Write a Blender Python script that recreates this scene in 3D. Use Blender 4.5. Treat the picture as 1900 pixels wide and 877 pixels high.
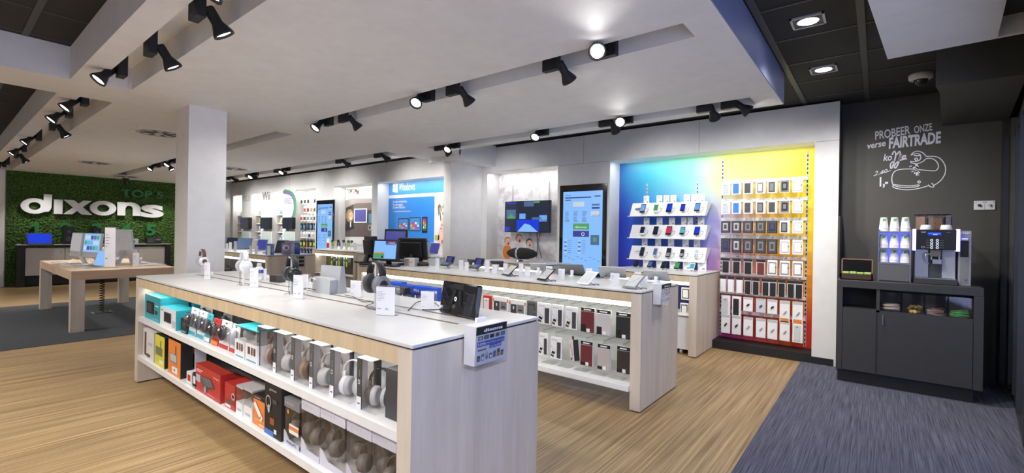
import bpy, bmesh, math, random
from mathutils import Vector, Matrix
random.seed(7)
R = math.radians
for o in list(bpy.data.objects): bpy.data.objects.remove(o)
SC = bpy.context.scene
COL = SC.collection

# ---------------------------------------------------------------- camera
F_PX, CAM_H = 856.2, 1.38
YAW, ROLL, SHY = R(38.427), R(0.953), -5.748
FW = Vector((-math.sin(YAW), math.cos(YAW), 0)); RT0 = Vector((math.cos(YAW), math.sin(YAW), 0)); UP0 = Vector((0, 0, 1))
RT = RT0 * math.cos(ROLL) + UP0 * math.sin(ROLL); UPV = -RT0 * math.sin(ROLL) + UP0 * math.cos(ROLL)
EYE = Vector((0, 0, CAM_H))
cam_d = bpy.data.cameras.new('camera'); cam = bpy.data.objects.new('camera', cam_d); COL.objects.link(cam)
cam_d.sensor_width = 36; cam_d.lens = F_PX * 36 / 1900; cam_d.shift_y = SHY / 1900; cam_d.clip_start = .05
cam.matrix_world = Matrix(((RT.x, UPV.x, -FW.x, 0), (RT.y, UPV.y, -FW.y, 0), (RT.z, UPV.z, -FW.z, CAM_H), (0, 0, 0, 1)))
SC.camera = cam

def ray(px, py): return FW + RT * ((px - 950) / F_PX) - UPV * ((py - 438.5 - SHY) / F_PX)
def on_y(px, py, y): q = ray(px, py); return EYE + q * (y / q.y)          # point of a wall parallel to the back wall
def on_x(px, py, x): q = ray(px, py); return EYE + q * (x / q.x)
def on_z(px, py, z): q = ray(px, py); return EYE + q * ((z - CAM_H) / q.z)  # point of a table top, floor or ceiling
def xy(px, py, y): p = on_y(px, py, y); return p.x, p.z

# ---------------------------------------------------------------- exposure, world, daylight
SC.view_settings.view_transform = 'Standard'; SC.view_settings.look = 'None'
SC.view_settings.gamma = 1; SC.view_settings.use_curve_mapping = False
SC.view_settings.exposure = 0.05
W_ = bpy.data.worlds.new('world'); SC.world = W_; W_.use_nodes = True
W_.node_tree.nodes['Background'].inputs[0].default_value = (.10, .14, .35, 1)
W_.node_tree.nodes['Background'].inputs[1].default_value = .15
SPOT_W = 46.0      # watts of one track spotlight
def area(name, loc, rot, sx, sy, power, col, parent=None):
    l = bpy.data.lights.new(name, 'AREA'); l.shape = 'RECTANGLE'; l.size = sx; l.size_y = sy; l.energy = power; l.color = col
    o = bpy.data.objects.new(name, l); COL.objects.link(o); o.location = loc; o.rotation_euler = rot
    if parent: o.parent = parent
    if name == 'coffer_fill_light': l.spread = R(105)
    return o
# dusk daylight outside the glass front, in front of the shop
area('daylight', (1.35, .2, 1.5), (R(90), 0, R(90 - 6.9)), 7.0, 2.6, 240, (.78, .79, 1.0))
# unseen fill lights added in the dark ceiling to brighten the counter fronts
for _x, _y in ((-4.6, -.9), (-2.9, -1.1), (-1.3, -1.0), (-1.6, -2.8), (-3.6, -2.8), (-8.5, -.8), (-11.5, -.8)):
    area('coffer_fill_light', (_x, _y, 2.86), (R(28), 0, 0), .5, .5, 34, (1, .96, .92))

# ---------------------------------------------------------------- materials
MATS = {}
def nt(m): return m.node_tree.nodes, m.node_tree.links
def mat(name, col=(.8, .8, .8), rough=.5, metal=0., emit=None, es=1., alpha=1., trans=0., coat=0., bump=None, vary=None):
    if name in MATS: return MATS[name]
    m = bpy.data.materials.new(name); m.use_nodes = True; N, L = nt(m); b = N['Principled BSDF']
    b.inputs['Base Color'].default_value = (*col, 1); b.inputs['Roughness'].default_value = rough; b.inputs['Metallic'].default_value = metal
    if emit: b.inputs['Emission Color'].default_value = (*emit, 1); b.inputs['Emission Strength'].default_value = es
    if coat: b.inputs['Coat Weight'].default_value = coat
    if alpha < 1: b.inputs['Alpha'].default_value = alpha
    if trans: b.inputs['Transmission Weight'].default_value = trans
    tc = N.new('ShaderNodeTexCoord'); nz = N.new('ShaderNodeTexNoise')
    sc, amt = vary or (9., .035)
    nz.inputs['Scale'].default_value = sc; nz.inputs['Detail'].default_value = 3
    L.new(tc.outputs['Object'], nz.inputs['Vector'])
    if not emit:
        mr = N.new('ShaderNodeMapRange'); mr.inputs['To Min'].default_value = 1 - amt * 2; mr.inputs['To Max'].default_value = 1 + amt * 2
        L.new(nz.outputs['Fac'], mr.inputs['Value'])
        hs = N.new('ShaderNodeHueSaturation'); hs.inputs['Color'].default_value = (*col, 1)
        L.new(mr.outputs[0], hs.inputs['Value']); L.new(hs.outputs[0], b.inputs['Base Color'])
    if bump:
        n2 = N.new('ShaderNodeTexNoise'); n2.inputs['Scale'].default_value = bump[0]; n2.inputs['Detail'].default_value = 4
        L.new(tc.outputs['Object'], n2.inputs['Vector'])
        bp = N.new('ShaderNodeBump'); bp.inputs['Strength'].default_value = bump[1]; bp.inputs['Distance'].default_value = .01
        L.new(n2.outputs['Fac'], bp.inputs['Height']); L.new(bp.outputs[0], b.inputs['Normal'])
    MATS[name] = m; return m
def streaks(name, c1, c2, scale, rough=.45, fine=None, boards=None):
    """wood: noise drawn out along one axis, a second finer grain, faint board joints"""
    m = bpy.data.materials.new(name); m.use_nodes = True; N, L = nt(m); b = N['Principled BSDF']; b.inputs['Roughness'].default_value = rough
    tc = N.new('ShaderNodeTexCoord'); mp = N.new('ShaderNodeMapping'); mp.inputs['Scale'].default_value = scale
    L.new(tc.outputs['Object'], mp.inputs['Vector'])
    nz = N.new('ShaderNodeTexNoise'); nz.inputs['Scale'].default_value = 1; nz.inputs['Detail'].default_value = 6; nz.inputs['Roughness'].default_value = .65
    L.new(mp.outputs[0], nz.inputs['Vector'])
    cr = N.new('ShaderNodeValToRGB'); cr.color_ramp.elements[0].position = .34; cr.color_ramp.elements[1].position = .68
    cr.color_ramp.elements[0].color = (*c1, 1); cr.color_ramp.elements[1].color = (*c2, 1)
    L.new(nz.outputs['Fac'], cr.inputs[0]); out = cr.outputs[0]
    if boards:
        mp2 = N.new('ShaderNodeMapping'); mp2.inputs['Scale'].default_value = boards; L.new(tc.outputs['Object'], mp2.inputs['Vector'])
        n2 = N.new('ShaderNodeTexNoise'); n2.inputs['Scale'].default_value = 1; n2.inputs['Detail'].default_value = 1; L.new(mp2.outputs[0], n2.inputs['Vector'])
        mr = N.new('ShaderNodeMapRange'); mr.inputs['From Min'].default_value = .3; mr.inputs['From Max'].default_value = .7
        mr.inputs['To Min'].default_value = .86; mr.inputs['To Max'].default_value = 1.1; L.new(n2.outputs['Fac'], mr.inputs['Value'])
        hs = N.new('ShaderNodeHueSaturation'); L.new(out, hs.inputs['Color']); L.new(mr.outputs[0], hs.inputs['Value']); out = hs.outputs[0]
    L.new(out, b.inputs['Base Color']); MATS[name] = m; return m
white_paint = mat('white_paint', (.84, .83, .815), .75, bump=(60, .04))
grey_paint = mat('wall_paint', (.74, .735, .725), .6)
column_paint = mat('column_paint', (.82, .81, .79), .7)
white_top = mat('white_laminate', (.67, .665, .655), .32)
white_gloss = mat('white_lacquer', (.83, .83, .82), .25)
dark_tile = mat('dark_tile', (.040, .039, .034), .9, vary=(220, .35), bump=(300, .3))
dark_grid = mat('dark_grid', (.07, .07, .062), .5)
dark_wall = mat('charcoal_wall', (.088, .083, .070), .55, bump=(180, .05))
dark_cab = mat('charcoal_lacquer', (.045, .045, .044), .38)
black = mat('black_plastic', (.012, .012, .013), .35)
black_matt = mat('black_powder_coat', (.011, .011, .012), .55)
black_gloss = mat('black_gloss', (.01, .01, .012), .08, coat=.5)
steel = mat('steel', (.55, .55, .57), .28, 1.)
silver = mat('silver_plastic', (.55, .56, .58), .35, .3)
dark_grey = mat('dark_grey_plastic', (.06, .06, .065), .45)
mid_grey = mat('mid_grey_plastic', (.22, .22, .23), .45)
light_grey = mat('light_grey_plastic', (.52, .52, .53), .45)
white_plastic = mat('white_plastic', (.85, .85, .85), .35)
cream = mat('cream_front', (.60, .57, .53), .5)
brown = mat('brown_leather', (.13, .07, .045), .5)
blue = mat('blue_card', (.02, .13, .55), .4)
navy = mat('navy_print', (.02, .03, .16), .4)
teal = mat('teal_card', (.03, .38, .45), .35)
red = mat('red_card', (.50, .03, .025), .4)
orange = mat('orange_card', (.80, .24, .04), .4)
yellow = mat('yellow_card', (.72, .66, .06), .4)
green_l = mat('lime_plastic', (.35, .62, .05), .4)
bordeaux = mat('bordeaux_leather', (.16, .025, .028), .55)
taupe = mat('taupe_leather', (.50, .43, .40), .55)
skin = mat('printed_skin', (.80, .50, .38), .6)
hair = mat('printed_hair', (.30, .16, .06), .7)
green_sign = mat('green_letter', (.025, .20, .045), .4)
white_sign = mat('white_letter', (.85, .85, .86), .35)
def clear(name, tint=(1, 1, 1), a=.18, rough=.05):
    m = bpy.data.materials.new(name); m.use_nodes = True; N, L = nt(m); N.remove(N['Principled BSDF'])
    t = N.new('ShaderNodeBsdfTransparent'); t.inputs[0].default_value = (*tint, 1)
    g = N.new('ShaderNodeBsdfGlossy'); g.inputs['Roughness'].default_value = rough; g.inputs[0].default_value = (.9, .9, .92, 1)
    fr = N.new('ShaderNodeFresnel'); ge = N.new('ShaderNodeNewGeometry'); io = N.new('ShaderNodeMapRange'); io.inputs['To Min'].default_value = 1.45; io.inputs['To Max'].default_value = 1 / 1.45
    L.new(ge.outputs['Backfacing'], io.inputs['Value']); L.new(io.outputs[0], fr.inputs[0])   # a sheet reflects alike from both of its sides
    ad = N.new('ShaderNodeMath'); ad.operation = 'ADD'; ad.inputs[1].default_value = a; ad.use_clamp = True; L.new(fr.outputs[0], ad.inputs[0])
    mx = N.new('ShaderNodeMixShader'); L.new(ad.outputs[0], mx.inputs[0]); L.new(t.outputs[0], mx.inputs[1]); L.new(g.outputs[0], mx.inputs[2])
    L.new(mx.outputs[0], N['Material Output'].inputs[0]); MATS[name] = m; return m
acrylic = clear('clear_acrylic', (.98, .985, 1), .06)
blister = clear('clear_blister', (.98, .98, .985), .04)
glass = clear('window_glass', (.62, .68, .78), .03, .02)
led = mat('led_strip', (1, 1, 1), .5, emit=(1., .99, .94), es=3.)
lamp_on = mat('lamp_lens', (1, 1, 1), .5, emit=(1., .97, .95), es=14.)
scr_blue = mat('screen_blue', (0, 0, 0), .2, emit=(.18, .42, .95), es=.9)
scr_sky = mat('screen_light_blue', (0, 0, 0), .2, emit=(.25, .52, 1.), es=.95)
scr_navy = mat('screen_navy', (0, 0, 0), .2, emit=(.05, .06, .30), es=.9)
scr_white = mat('screen_white', (0, 0, 0), .2, emit=(.62, .70, .80), es=.9)
scr_green = mat('screen_green', (0, 0, 0), .2, emit=(.10, .42, .14), es=.8)
scr_grey = mat('screen_grey', (0, 0, 0), .2, emit=(.10, .17, .35), es=.8)
scr_dark = mat('screen_dark', (0, 0, 0), .2, emit=(.02, .03, .06), es=.8)
scr_ultra = mat('screen_ultramarine', (0, 0, 0), .2, emit=(.01, .05, .75), es=.9)
scr_cyan = mat('screen_cyan', (0, 0, 0), .2, emit=(.10, .55, .75), es=.8)
scr_orange = mat('screen_orange', (0, 0, 0), .2, emit=(.8, .35, .12), es=.8)
scr_red = mat('screen_red', (0, 0, 0), .2, emit=(.7, .05, .12), es=.8)
violet_led = mat('violet_light', (1, 1, 1), .5, emit=(.36, .33, 1.), es=1.5)
blue_led = mat('blue_light', (1, 1, 1), .5, emit=(.06, .08, 1.), es=1.6)

# floor: thin bamboo strips running towards the back wall
streaks('bamboo_floor', (.20, .112, .045), (.56, .40, .205), (80, .8, 1), .42, boards=(14, 1.1, 1))
birch = streaks('birch', (.58, .44, .26), (.72, .585, .38), (14, 14, 1.2), .5)
birch_end = streaks('birch_flat', (.60, .51, .40), (.74, .65, .54), (9, 9, .7), .5)
streaks('blue_carpet', (.030, .030, .048), (.16, .16, .22), (150, 2.2, 1), .95)
streaks('grey_carpet', (.028, .030, .034), (.065, .068, .075), (160, 160, 1), .95)
print_c = {}
def flat(col, rough=.45):
    k = tuple(round(c, 3) for c in col)
    if k not in print_c: print_c[k] = mat('print_%d' % len(print_c), col, rough)
    return print_c[k]

# ---------------------------------------------------------------- mesh builder
FONT = {}
def glyphs(s, off=0., shear=0.):
    k = (s, off, shear)
    if k not in FONT:
        c = bpy.data.curves.new('t', 'FONT'); c.body = s; c.size = 1; c.resolution_u = 3; c.offset = off; c.shear = shear
        o = bpy.data.objects.new('t', c); COL.objects.link(o)
        me = bpy.data.meshes.new_from_object(o.evaluated_get(bpy.context.evaluated_depsgraph_get()))
        vs = [(v.co.x, v.co.y) for v in me.vertices]; fs = [tuple(p.vertices) for p in me.polygons]
        x0 = min([v[0] for v in vs] or [0]); x1 = max([v[0] for v in vs] or [1])
        FONT[k] = ([(a - x0, b) for a, b in vs], fs, x1 - x0)
        bpy.data.objects.remove(o); bpy.data.meshes.remove(me)
    return FONT[k]
class B:
    def __init__(s): s.v = []; s.f = []; s.mi = []; s.m = []; s.T = None; s.sm = []
    def _add(s, vs, fs, m, smooth=False):
        n = len(s.v)
        if s.T is not None: vs = [s.T @ Vector(v) for v in vs]
        s.v += [tuple(v) for v in vs]
        if m not in s.m: s.m.append(m)
        k = s.m.index(m)
        for f in fs: s.f.append([n + i for i in f]); s.mi.append(k); s.sm.append(smooth)
        return s
    def box(s, x0, y0, z0, x1, y1, z1, m, c=0.):
        if c <= 0:
            vs = [(x, y, z) for x in (x0, x1) for y in (y0, y1) for z in (z0, z1)]
            return s._add(vs, [(0, 1, 3, 2), (4, 6, 7, 5), (0, 4, 5, 1), (2, 3, 7, 6), (0, 2, 6, 4), (1, 5, 7, 3)], m)
        return s.rbox(x0, y0, z0, x1, y1, z1, m, c)
    def rbox(s, x0, y0, z0, x1, y1, z1, m, c):
        bm = bmesh.new(); bmesh.ops.create_cube(bm, size=1)
        for v in bm.verts: v.co = Vector(((x0 + x1) / 2 + v.co.x * (x1 - x0), (y0 + y1) / 2 + v.co.y * (y1 - y0), (z0 + z1) / 2 + v.co.z * (z1 - z0)))
        bmesh.ops.bevel(bm, geom=bm.edges[:], offset=c, segments=2, affect='EDGES', profile=.5)
        bm.verts.index_update(); vs = [tuple(v.co) for v in bm.verts]; fs = [[v.index for v in f.verts] for f in bm.faces]; bm.free()
        return s._add(vs, fs, m)
    def quad(s, a, b, c, d, m): return s._add([a, b, c, d], [(0, 1, 2, 3)], m)
    def prism(s, pts, a, b, m, axis='z', smooth=False):
        """2D outline pts pushed from a to b along an axis (x: pts=(y,z); y: pts=(x,z); z: pts=(x,y))"""
        n = len(pts); g = {'z': lambda p, h: (p[0], p[1], h), 'y': lambda p, h: (p[0], h, p[1]), 'x': lambda p, h: (h, p[0], p[1])}[axis]
        vs = [g(p, a) for p in pts] + [g(p, b) for p in pts]
        s._add(vs, [tuple(range(n))[::-1], tuple(range(n, 2 * n))], m)
        k = len(s.v) - 2 * n; mi = s.m.index(m)
        for i in range(n): s.f.append([k + i, k + (i + 1) % n, k + n + (i + 1) % n, k + n + i]); s.mi.append(mi); s.sm.append(smooth)
        return s
    def cyl(s, p0, p1, r0, r1, m, n=16, caps=True):
        p0, p1 = Vector(p0), Vector(p1); d = (p1 - p0).normalized(); a = d.orthogonal().normalized(); b = d.cross(a)
        vs = []
        for p, r in ((p0, r0), (p1, r1)):
            vs += [p + (a * math.cos(t) + b * math.sin(t)) * r for t in [2 * math.pi * i / n for i in range(n)]]
        s._add(vs, [(i, (i + 1) % n, n + (i + 1) % n, n + i) for i in range(n)], m, True)
        if caps:
            s._add(vs[:n], [tuple(range(n))[::-1]], m); s._add(vs[n:], [tuple(range(n))], m)
        return s
    def lathe(s, prof, m, c=(0, 0, 0), n=20, ax=None, sx=1., sy=1.):
        """profile of (radius, height) pairs turned about z, or about the direction ax"""
        c = Vector(c); q = Vector(ax).normalized().to_track_quat('Z', 'Y').to_matrix() if ax else Matrix.Identity(3)
        vs = []
        for r, h in prof: vs += [c + q @ Vector((r * sx * math.cos(2 * math.pi * i / n), r * sy * math.sin(2 * math.pi * i / n), h)) for i in range(n)]
        fs = []
        for k in range(len(prof) - 1): fs += [(k * n + i, k * n + (i + 1) % n, (k + 1) * n + (i + 1) % n, (k + 1) * n + i) for i in range(n)]
        s._add(vs, fs, m, True)
        return s
    def ell(s, c, rx, ry, rz, m, n=16, k=10):
        vs = []; fs = []
        for j in range(k + 1):
            a = math.pi * j / k
            vs += [(c[0] + rx * math.sin(a) * math.cos(2 * math.pi * i / n), c[1] + ry * math.sin(a) * math.sin(2 * math.pi * i / n), c[2] + rz * math.cos(a)) for i in range(n)]
        for j in range(k): fs += [(j * n + i, (j + 1) * n + i, (j + 1) * n + (i + 1) % n, j * n + (i + 1) % n) for i in range(n)]
        return s._add(vs, fs, m, True)
    def tube(s, pts, r, m, n=6, cap=True):
        pts = [Vector(p) for p in pts]; vs = []; ref = None
        for i, p in enumerate(pts):
            d = (pts[min(i + 1, len(pts) - 1)] - pts[max(i - 1, 0)]).normalized()
            a = d.orthogonal().normalized() if ref is None else (ref - d * ref.dot(d)).normalized()
            ref = a; b = d.cross(a); rr = r[i] if isinstance(r, (list, tuple)) else r
            vs += [p + (a * math.cos(2 * math.pi * k / n) + b * math.sin(2 * math.pi * k / n)) * rr for k in range(n)]
        fs = [(i * n + k, i * n + (k + 1) % n, (i + 1) * n + (k + 1) % n, (i + 1) * n + k) for i in range(len(pts) - 1) for k in range(n)]
        if cap: fs += [tuple(range(n))[::-1], tuple(range(len(vs) - n, len(vs)))]
        return s._add(vs, fs, m, True)
    def text(s, t, o, ux, uy, h, m, off=0., align='l', w=None, depth=0., shear=0.):
        """lettering of cap height h at o, running along ux with its up along uy; w squeezes it to a width; depth makes it solid"""
        vs, fs, wd = glyphs(t, off, shear); k = h / .70; kx = k if not w else w / wd
        o, ux, uy = Vector(o), Vector(ux), Vector(uy); x0 = {'l': 0, 'c': -wd * kx / 2, 'r': -wd * kx}[align]; nn = ux.cross(uy)
        front = [o + ux * (x0 + a * kx) + uy * (b * k) + nn * depth for a, b in vs]
        s._add(front, fs, m)
        if depth:
            back = [o + ux * (x0 + a * kx) + uy * (b * k) for a, b in vs]
            ed = {}
            for f in fs:
                for i in range(len(f)):
                    e = (f[i], f[(i + 1) % len(f)]); key = tuple(sorted(e)); ed[key] = None if key in ed else e
            n = len(front); s._add(front + back, [(e[1], e[0], n + e[0], n + e[1]) for e in ed.values() if e], m)
        return s
    def disc(s, c, ux, uy, rx, ry, m, n=20, inner=0.):
        c, ux, uy = Vector(c), Vector(ux), Vector(uy); P = lambda k, i: c + ux * (rx * k * math.cos(2 * math.pi * i / n)) + uy * (ry * k * math.sin(2 * math.pi * i / n))
        if inner: return s._add([P(1, i) for i in range(n)] + [P(inner, i) for i in range(n)], [(i, (i + 1) % n, n + (i + 1) % n, n + i) for i in range(n)], m)
        return s._add([P(1, i) for i in range(n)], [tuple(range(n))], m)
    def build(s, name, parent=None, loc=None, kind=None, rotz=0.):
        me = bpy.data.meshes.new(name); me.from_pydata(s.v, [], s.f)
        for m in s.m: me.materials.append(m)
        me.polygons.foreach_set('material_index', s.mi); me.polygons.foreach_set('use_smooth', s.sm)
        me.update()
        o = bpy.data.objects.new(name, me); COL.objects.link(o)
        if parent: o.parent = parent
        if loc is not None: o.location = loc
        if rotz: o.rotation_euler.z = rotz
        if kind: o['kind'] = kind
        return o
def tag(o, label, cat, group=None, kind=None):
    o['label'] = label; o['category'] = cat
    if group: o['group'] = group
    elif 'group' in o.keys(): del o['group']
    if kind: o['kind'] = kind
    return o
def thing(name, label, cat, loc=(0, 0, 0), rotz=0., group=None, rot=None):
    o = bpy.data.objects.new(name, None); COL.objects.link(o); o.location = loc
    o.rotation_euler = rot or (0, 0, rotz); o.empty_display_size = .1
    return tag(o, label, cat, group)
def dup(root, loc, label, rotz=0., group=None, rot=None, scale=None):
    r = root.copy(); COL.objects.link(r); r.location = loc; r.rotation_euler = rot or (0, 0, rotz)
    if scale: r.scale = scale
    r['label'] = label
    if group: r['group'] = group
    for ch in list(root.children):
        c = ch.copy(); COL.objects.link(c); c.parent = r
        for g in list(ch.children):
            d = g.copy(); COL.objects.link(d); d.parent = c
    return r
ORD = ['first', 'second', 'third', 'fourth', 'fifth', 'sixth', 'seventh', 'eighth', 'ninth', 'tenth', 'eleventh', 'twelfth', 'thirteenth']
X_, Y_, Z_ = Vector((1, 0, 0)), Vector((0, 1, 0)), Vector((0, 0, 1))
# ================================================================ the setting
W, WN = 6.06, 6.37            # face of the back wall, back of its niches
CZ, DZ = 2.61, 2.89           # white suspended ceiling, dark tile ceiling above it
XL, XG = -16.5, -15.35        # far left wall, moss wall
fdir = Vector((.1206, .9927, 0))                       # run of the glass front
def fx(y): return .85 - (4.98 - y) * .1215              # its x at a given y

B().box(XL - .2, -4.2, -.1, 1.8, 6.6, 0, MATS['bamboo_floor']).build('floor', kind='structure')
cb = B(); cb.prism([(-.655, WN), (-.655, -4.0), (fx(-4), -4.0), (fx(WN), WN)], .001, .006, MATS['blue_carpet']); cb.build('floor_carpet_blue', kind='structure')
B().box(-11.46, -1.2, .001, -7.48, 4.6, .006, MATS['grey_carpet']).build('floor_carpet_grey', kind='structure')

# back wall with its niches: (left, right, bottom)
NICHES = [(-16.30, -15.62, .0), (-14.95, -14.28, .0), (-13.56, -12.92, .0), (-12.22, -11.18, .0), (-10.31, -8.78, .0), (-8.57, -6.35, .0), (-5.38, -3.915, .0), (-3.03, -.56, .0)]
NT = 2.445
wb = B(); x = XL
for a, b, z0 in NICHES:
    wb.box(x, W, 0, a, WN + .03, 2.86, grey_paint)
    wb.box(a, W, NT, b, WN + .03, 2.86, grey_paint)
    x = b
wb.box(x, W, 0, -.34, WN + .03, 2.86, grey_paint)
wb.build('wall_back', kind='structure')
nb = B()
for a, b, z0 in NICHES: nb.box(a, WN, 0, b, WN + .03, NT, mat('niche_paint', (.80, .79, .76), .5))
nb.build('wall_back_niches', kind='structure')
jn = B()                                                # thin panel joints
for x in (-12.56, -10.75, -3.47, -1.8): jn.box(x, W - .001, NT, x + .006, W, 2.86, mat('joint', (.40, .40, .39), .7))
jn.box(-3.9, W - .001, 2.44, -3.04, W, 2.446, MATS['joint']); jn.box(-.55, W - .001, 2.44, -.34, W, 2.446, MATS['joint'])
jn.build('trim_1', kind='structure')
B().box(XL, -4.1, 0, XL + .05, W, 2.9, grey_paint).build('wall_left', kind='structure')
B().box(XL, -4.2, 0, 1.5, -4.1, 2.95, white_paint).build('wall_front', kind='structure')
B().box(-.34, WN, 0, 1.1, WN + .1, 2.95, dark_wall).build('wall_coffee', kind='structure')
B().box(-.345, W + .002, 0, -.335, WN, 2.86, dark_wall).build('trim_2', kind='structure')
sk = B().box(-3.03, W - .0, .0, -.56, WN, .10, black_matt)
sk.box(-.56, W - .012, 0, -.36, W + .1, .08, black_matt); sk.build('baseboard_back', kind='structure')
# ceilings
def slab(name, xs, ys, solid, slot, m, zb, zt, zslot):
    b = B(); H = {}
    for i in range(len(xs) - 1):
        for j in range(len(ys) - 1):
            cx, cy = (xs[i] + xs[i + 1]) / 2, (ys[j] + ys[j + 1]) / 2
            H[i, j] = zslot if any(a < cx < c and d < cy < e for a, c, d, e in slot) else (zb if solid(cx, cy) else None)
    for (i, j), h in H.items():
        x0, x1, y0, y1 = xs[i], xs[i + 1], ys[j], ys[j + 1]
        if h is not None:
            b.quad((x0, y0, h), (x0, y1, h), (x1, y1, h), (x1, y0, h), m)
            b.quad((x0, y0, zt), (x1, y0, zt), (x1, y1, zt), (x0, y1, zt), m)
        for (di, dj), (p, q) in {(1, 0): ((x1, y0), (x1, y1)), (0, 1): ((x0, y1), (x1, y1)), (-1, 0): ((x0, y0), (x0, y1)), (0, -1): ((x0, y0), (x1, y0))}.items():
            g = H.get((i + di, j + dj)); hh = zt if h is None else h; gg = zt if g is None else g
            if h is not None and gg > hh: b.quad((*p, hh), (*q, hh), (*q, gg), (*p, gg), m)
    return b.build(name, kind='structure')
SLOTS = {'A': (-5.24, -.9, 2.69, 2.92), 'B': (-5.18, -.9, 4.47, 4.70), 'C': (-15.3, -5.97, 4.37, 4.60), 'D': (-15.3, -5.95, 2.68, 2.90),
         'L': (-5.26, .2, .87, 1.11), 'L2': (-15.3, -5.96, .87, 1.11)}
COFF = [(-5.33, -.9, -1.6, .715), (-13.6, -5.97, -1.6, .715)]
def solid(x, y):
    if any(a < x < b and c < y < d for a, b, c, d in COFF): return False
    if x > -.70: return False
    if y > 4.87 and not (-6.05 < x < -5.19): return x < -6.05 and y < 4.73
    return y < 5.2
xs = sorted({XL, -.70, -6.05, -5.19, .2} | {v for s in SLOTS.values() for v in s[:2]} | {v for s in COFF for v in s[:2]})
ys = sorted({-4.1, 4.73, 4.87, 5.2} | {v for s in SLOTS.values() for v in s[2:]} | {v for s in COFF for v in s[2:]})
SLOT = [(a, min(b, -.75), c, d) for a, b, c, d in SLOTS.values()]
slab('ceiling_white', xs, ys, solid, SLOT, white_paint, CZ, DZ - .005, 2.80)
B().box(-.70, -4.1, CZ + .002, -.694, 4.868, DZ - .004, mat('slate_blue_face', (.22, .25, .42), .6)).build('trim_20', kind='structure')  # slate blue colour laid on the right edge of the white ceiling
B().box(-5.9, 5.17, 2.535, -5.19, W, DZ - .005, white_paint).build('ceiling_beam', kind='structure')
B().box(XL, -4.1, DZ, 1.2, WN + .05, DZ + .05, dark_tile).build('ceiling_dark', kind='structure')
tg = B()
for i in range(-2, 13):                                   # tile joints, 600 mm apart, wide ribs every metre
    y = 4.04 + (i - 6) * .6; tg.box(-.69, y - .008, DZ - .006, .9, y + .008, DZ, dark_grid)
for xr in (-.66, -.11): tg.box(xr - .022, -1, DZ - .008, xr + .022, WN, DZ, dark_grid)
for (a, b, c, d) in COFF:
    xx = b - .62
    while xx > a: tg.box(xx - .006, c, DZ - .006, xx + .006, d, DZ, dark_grid); xx -= .62
    for yy in (.45, -.15, -.75): tg.box(a, yy - .02, DZ - .007, b, yy + .02, DZ, dark_grid)
tg.build('ceiling_tile_grid', kind='structure')

# column in the middle of the floor and the pillar on the back wall
B().box(-5.77, 1.59, 0, -5.39, 1.93, CZ, column_paint).build('column', kind='structure')
B().box(-5.67, 5.30, 0, -5.50, W, 2.535, white_paint).build('pillar', kind='structure')
# moss wall partition
mw = B(); random.seed(3); ny, nz = 320, 260; y0, y1 = 1.05, 4.22
from mathutils import noise
vs = []
for j in range(nz + 1):
    for i in range(ny + 1):
        yy, zz = y0 + (y1 - y0) * i / ny, CZ * j / nz
        d = noise.noise(Vector((yy * 22, zz * 22, 0))) * .03 + noise.noise(Vector((yy * 48, zz * 48, 5))) * .04
        vs.append((XG + .03 + d, yy, zz))
mm = bpy.data.materials.new('moss'); mm.use_nodes = True; N, L = nt(mm); b_ = N['Principled BSDF']; b_.inputs['Roughness'].default_value = .9
tc = N.new('ShaderNodeTexCoord'); nz_ = N.new('ShaderNodeTexNoise'); nz_.inputs['Scale'].default_value = 34; nz_.inputs['Detail'].default_value = 5
L.new(tc.outputs['Object'], nz_.inputs['Vector']); cr = N.new('ShaderNodeValToRGB')
cr.color_ramp.elements[0].color = (.018, .05, .010, 1); cr.color_ramp.elements[1].color = (.13, .26, .05, 1)
cr.color_ramp.elements[0].position = .33; cr.color_ramp.elements[1].position = .7
L.new(nz_.outputs['Fac'], cr.inputs[0]); L.new(cr.outputs[0], b_.inputs['Base Color'])
mw._add(vs, [(j * (ny + 1) + i, j * (ny + 1) + i + 1, (j + 1) * (ny + 1) + i + 1, (j + 1) * (ny + 1) + i) for j in range(nz) for i in range(ny)], mm, True)
mw.build('wall_moss', kind='structure')
B().box(XG - .35, 1.03, 0, XG - .02, 4.24, CZ, grey_paint).build('partition_moss_back', kind='structure')
B().box(XG - .35, -4.1, 0, XG + .07, 1.03, CZ, white_paint).build('wall_left_white', kind='structure')
B().box(XG - .30, 4.24, 0, XG - .0, 4.30, CZ, grey_paint).build('trim_3', kind='structure')

# glass front on the right, its frame, and the dark duct above it
gf = B()
def along(y, off=0.): return Vector((fx(y) + off, y, 0))
def fbox(b, ya, yb, off0, off1, z0, z1, m):
    b.prism([tuple(along(ya, off0)[:2]), tuple(along(ya, off1)[:2]), tuple(along(yb, off1)[:2]), tuple(along(yb, off0)[:2])], z0, z1, m)
frame_m = mat('bronze_frame', (.05, .05, .052), .4, .3)
fbox(gf, -4.1, WN, -.02, .07, 0, .06, frame_m); fbox(gf, -4.1, WN, -.02, .07, 2.36, 2.42, frame_m); fbox(gf, -4.1, WN, .0, .3, 2.42, 2.89, dark_wall)
for y in (-4.0, -2.6, -1.2, .2, 1.6, 3.0, 4.4, 5.2, 5.82): fbox(gf, y, y + .06, -.03, .06, .06, 2.36, frame_m)
gf.build('window_1', kind='structure')
gg = B(); fbox(gg, -4.1, WN, .02, .03, .06, 2.36, glass); gg.build('window_1_glass', kind='structure')
B().prism([(.915, WN), (.915, WN - .06), (.965, WN - .06), (.965, WN)], 0, 2.54, frame_m).build('trim_4', kind='structure')
fb = B(); fb.box(.965, WN - .10, 0, 1.05, WN, 2.54, dark_wall); fb.build('wall_right_return', kind='structure')
dm = on_z(1745, 90, 2.89)
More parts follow.
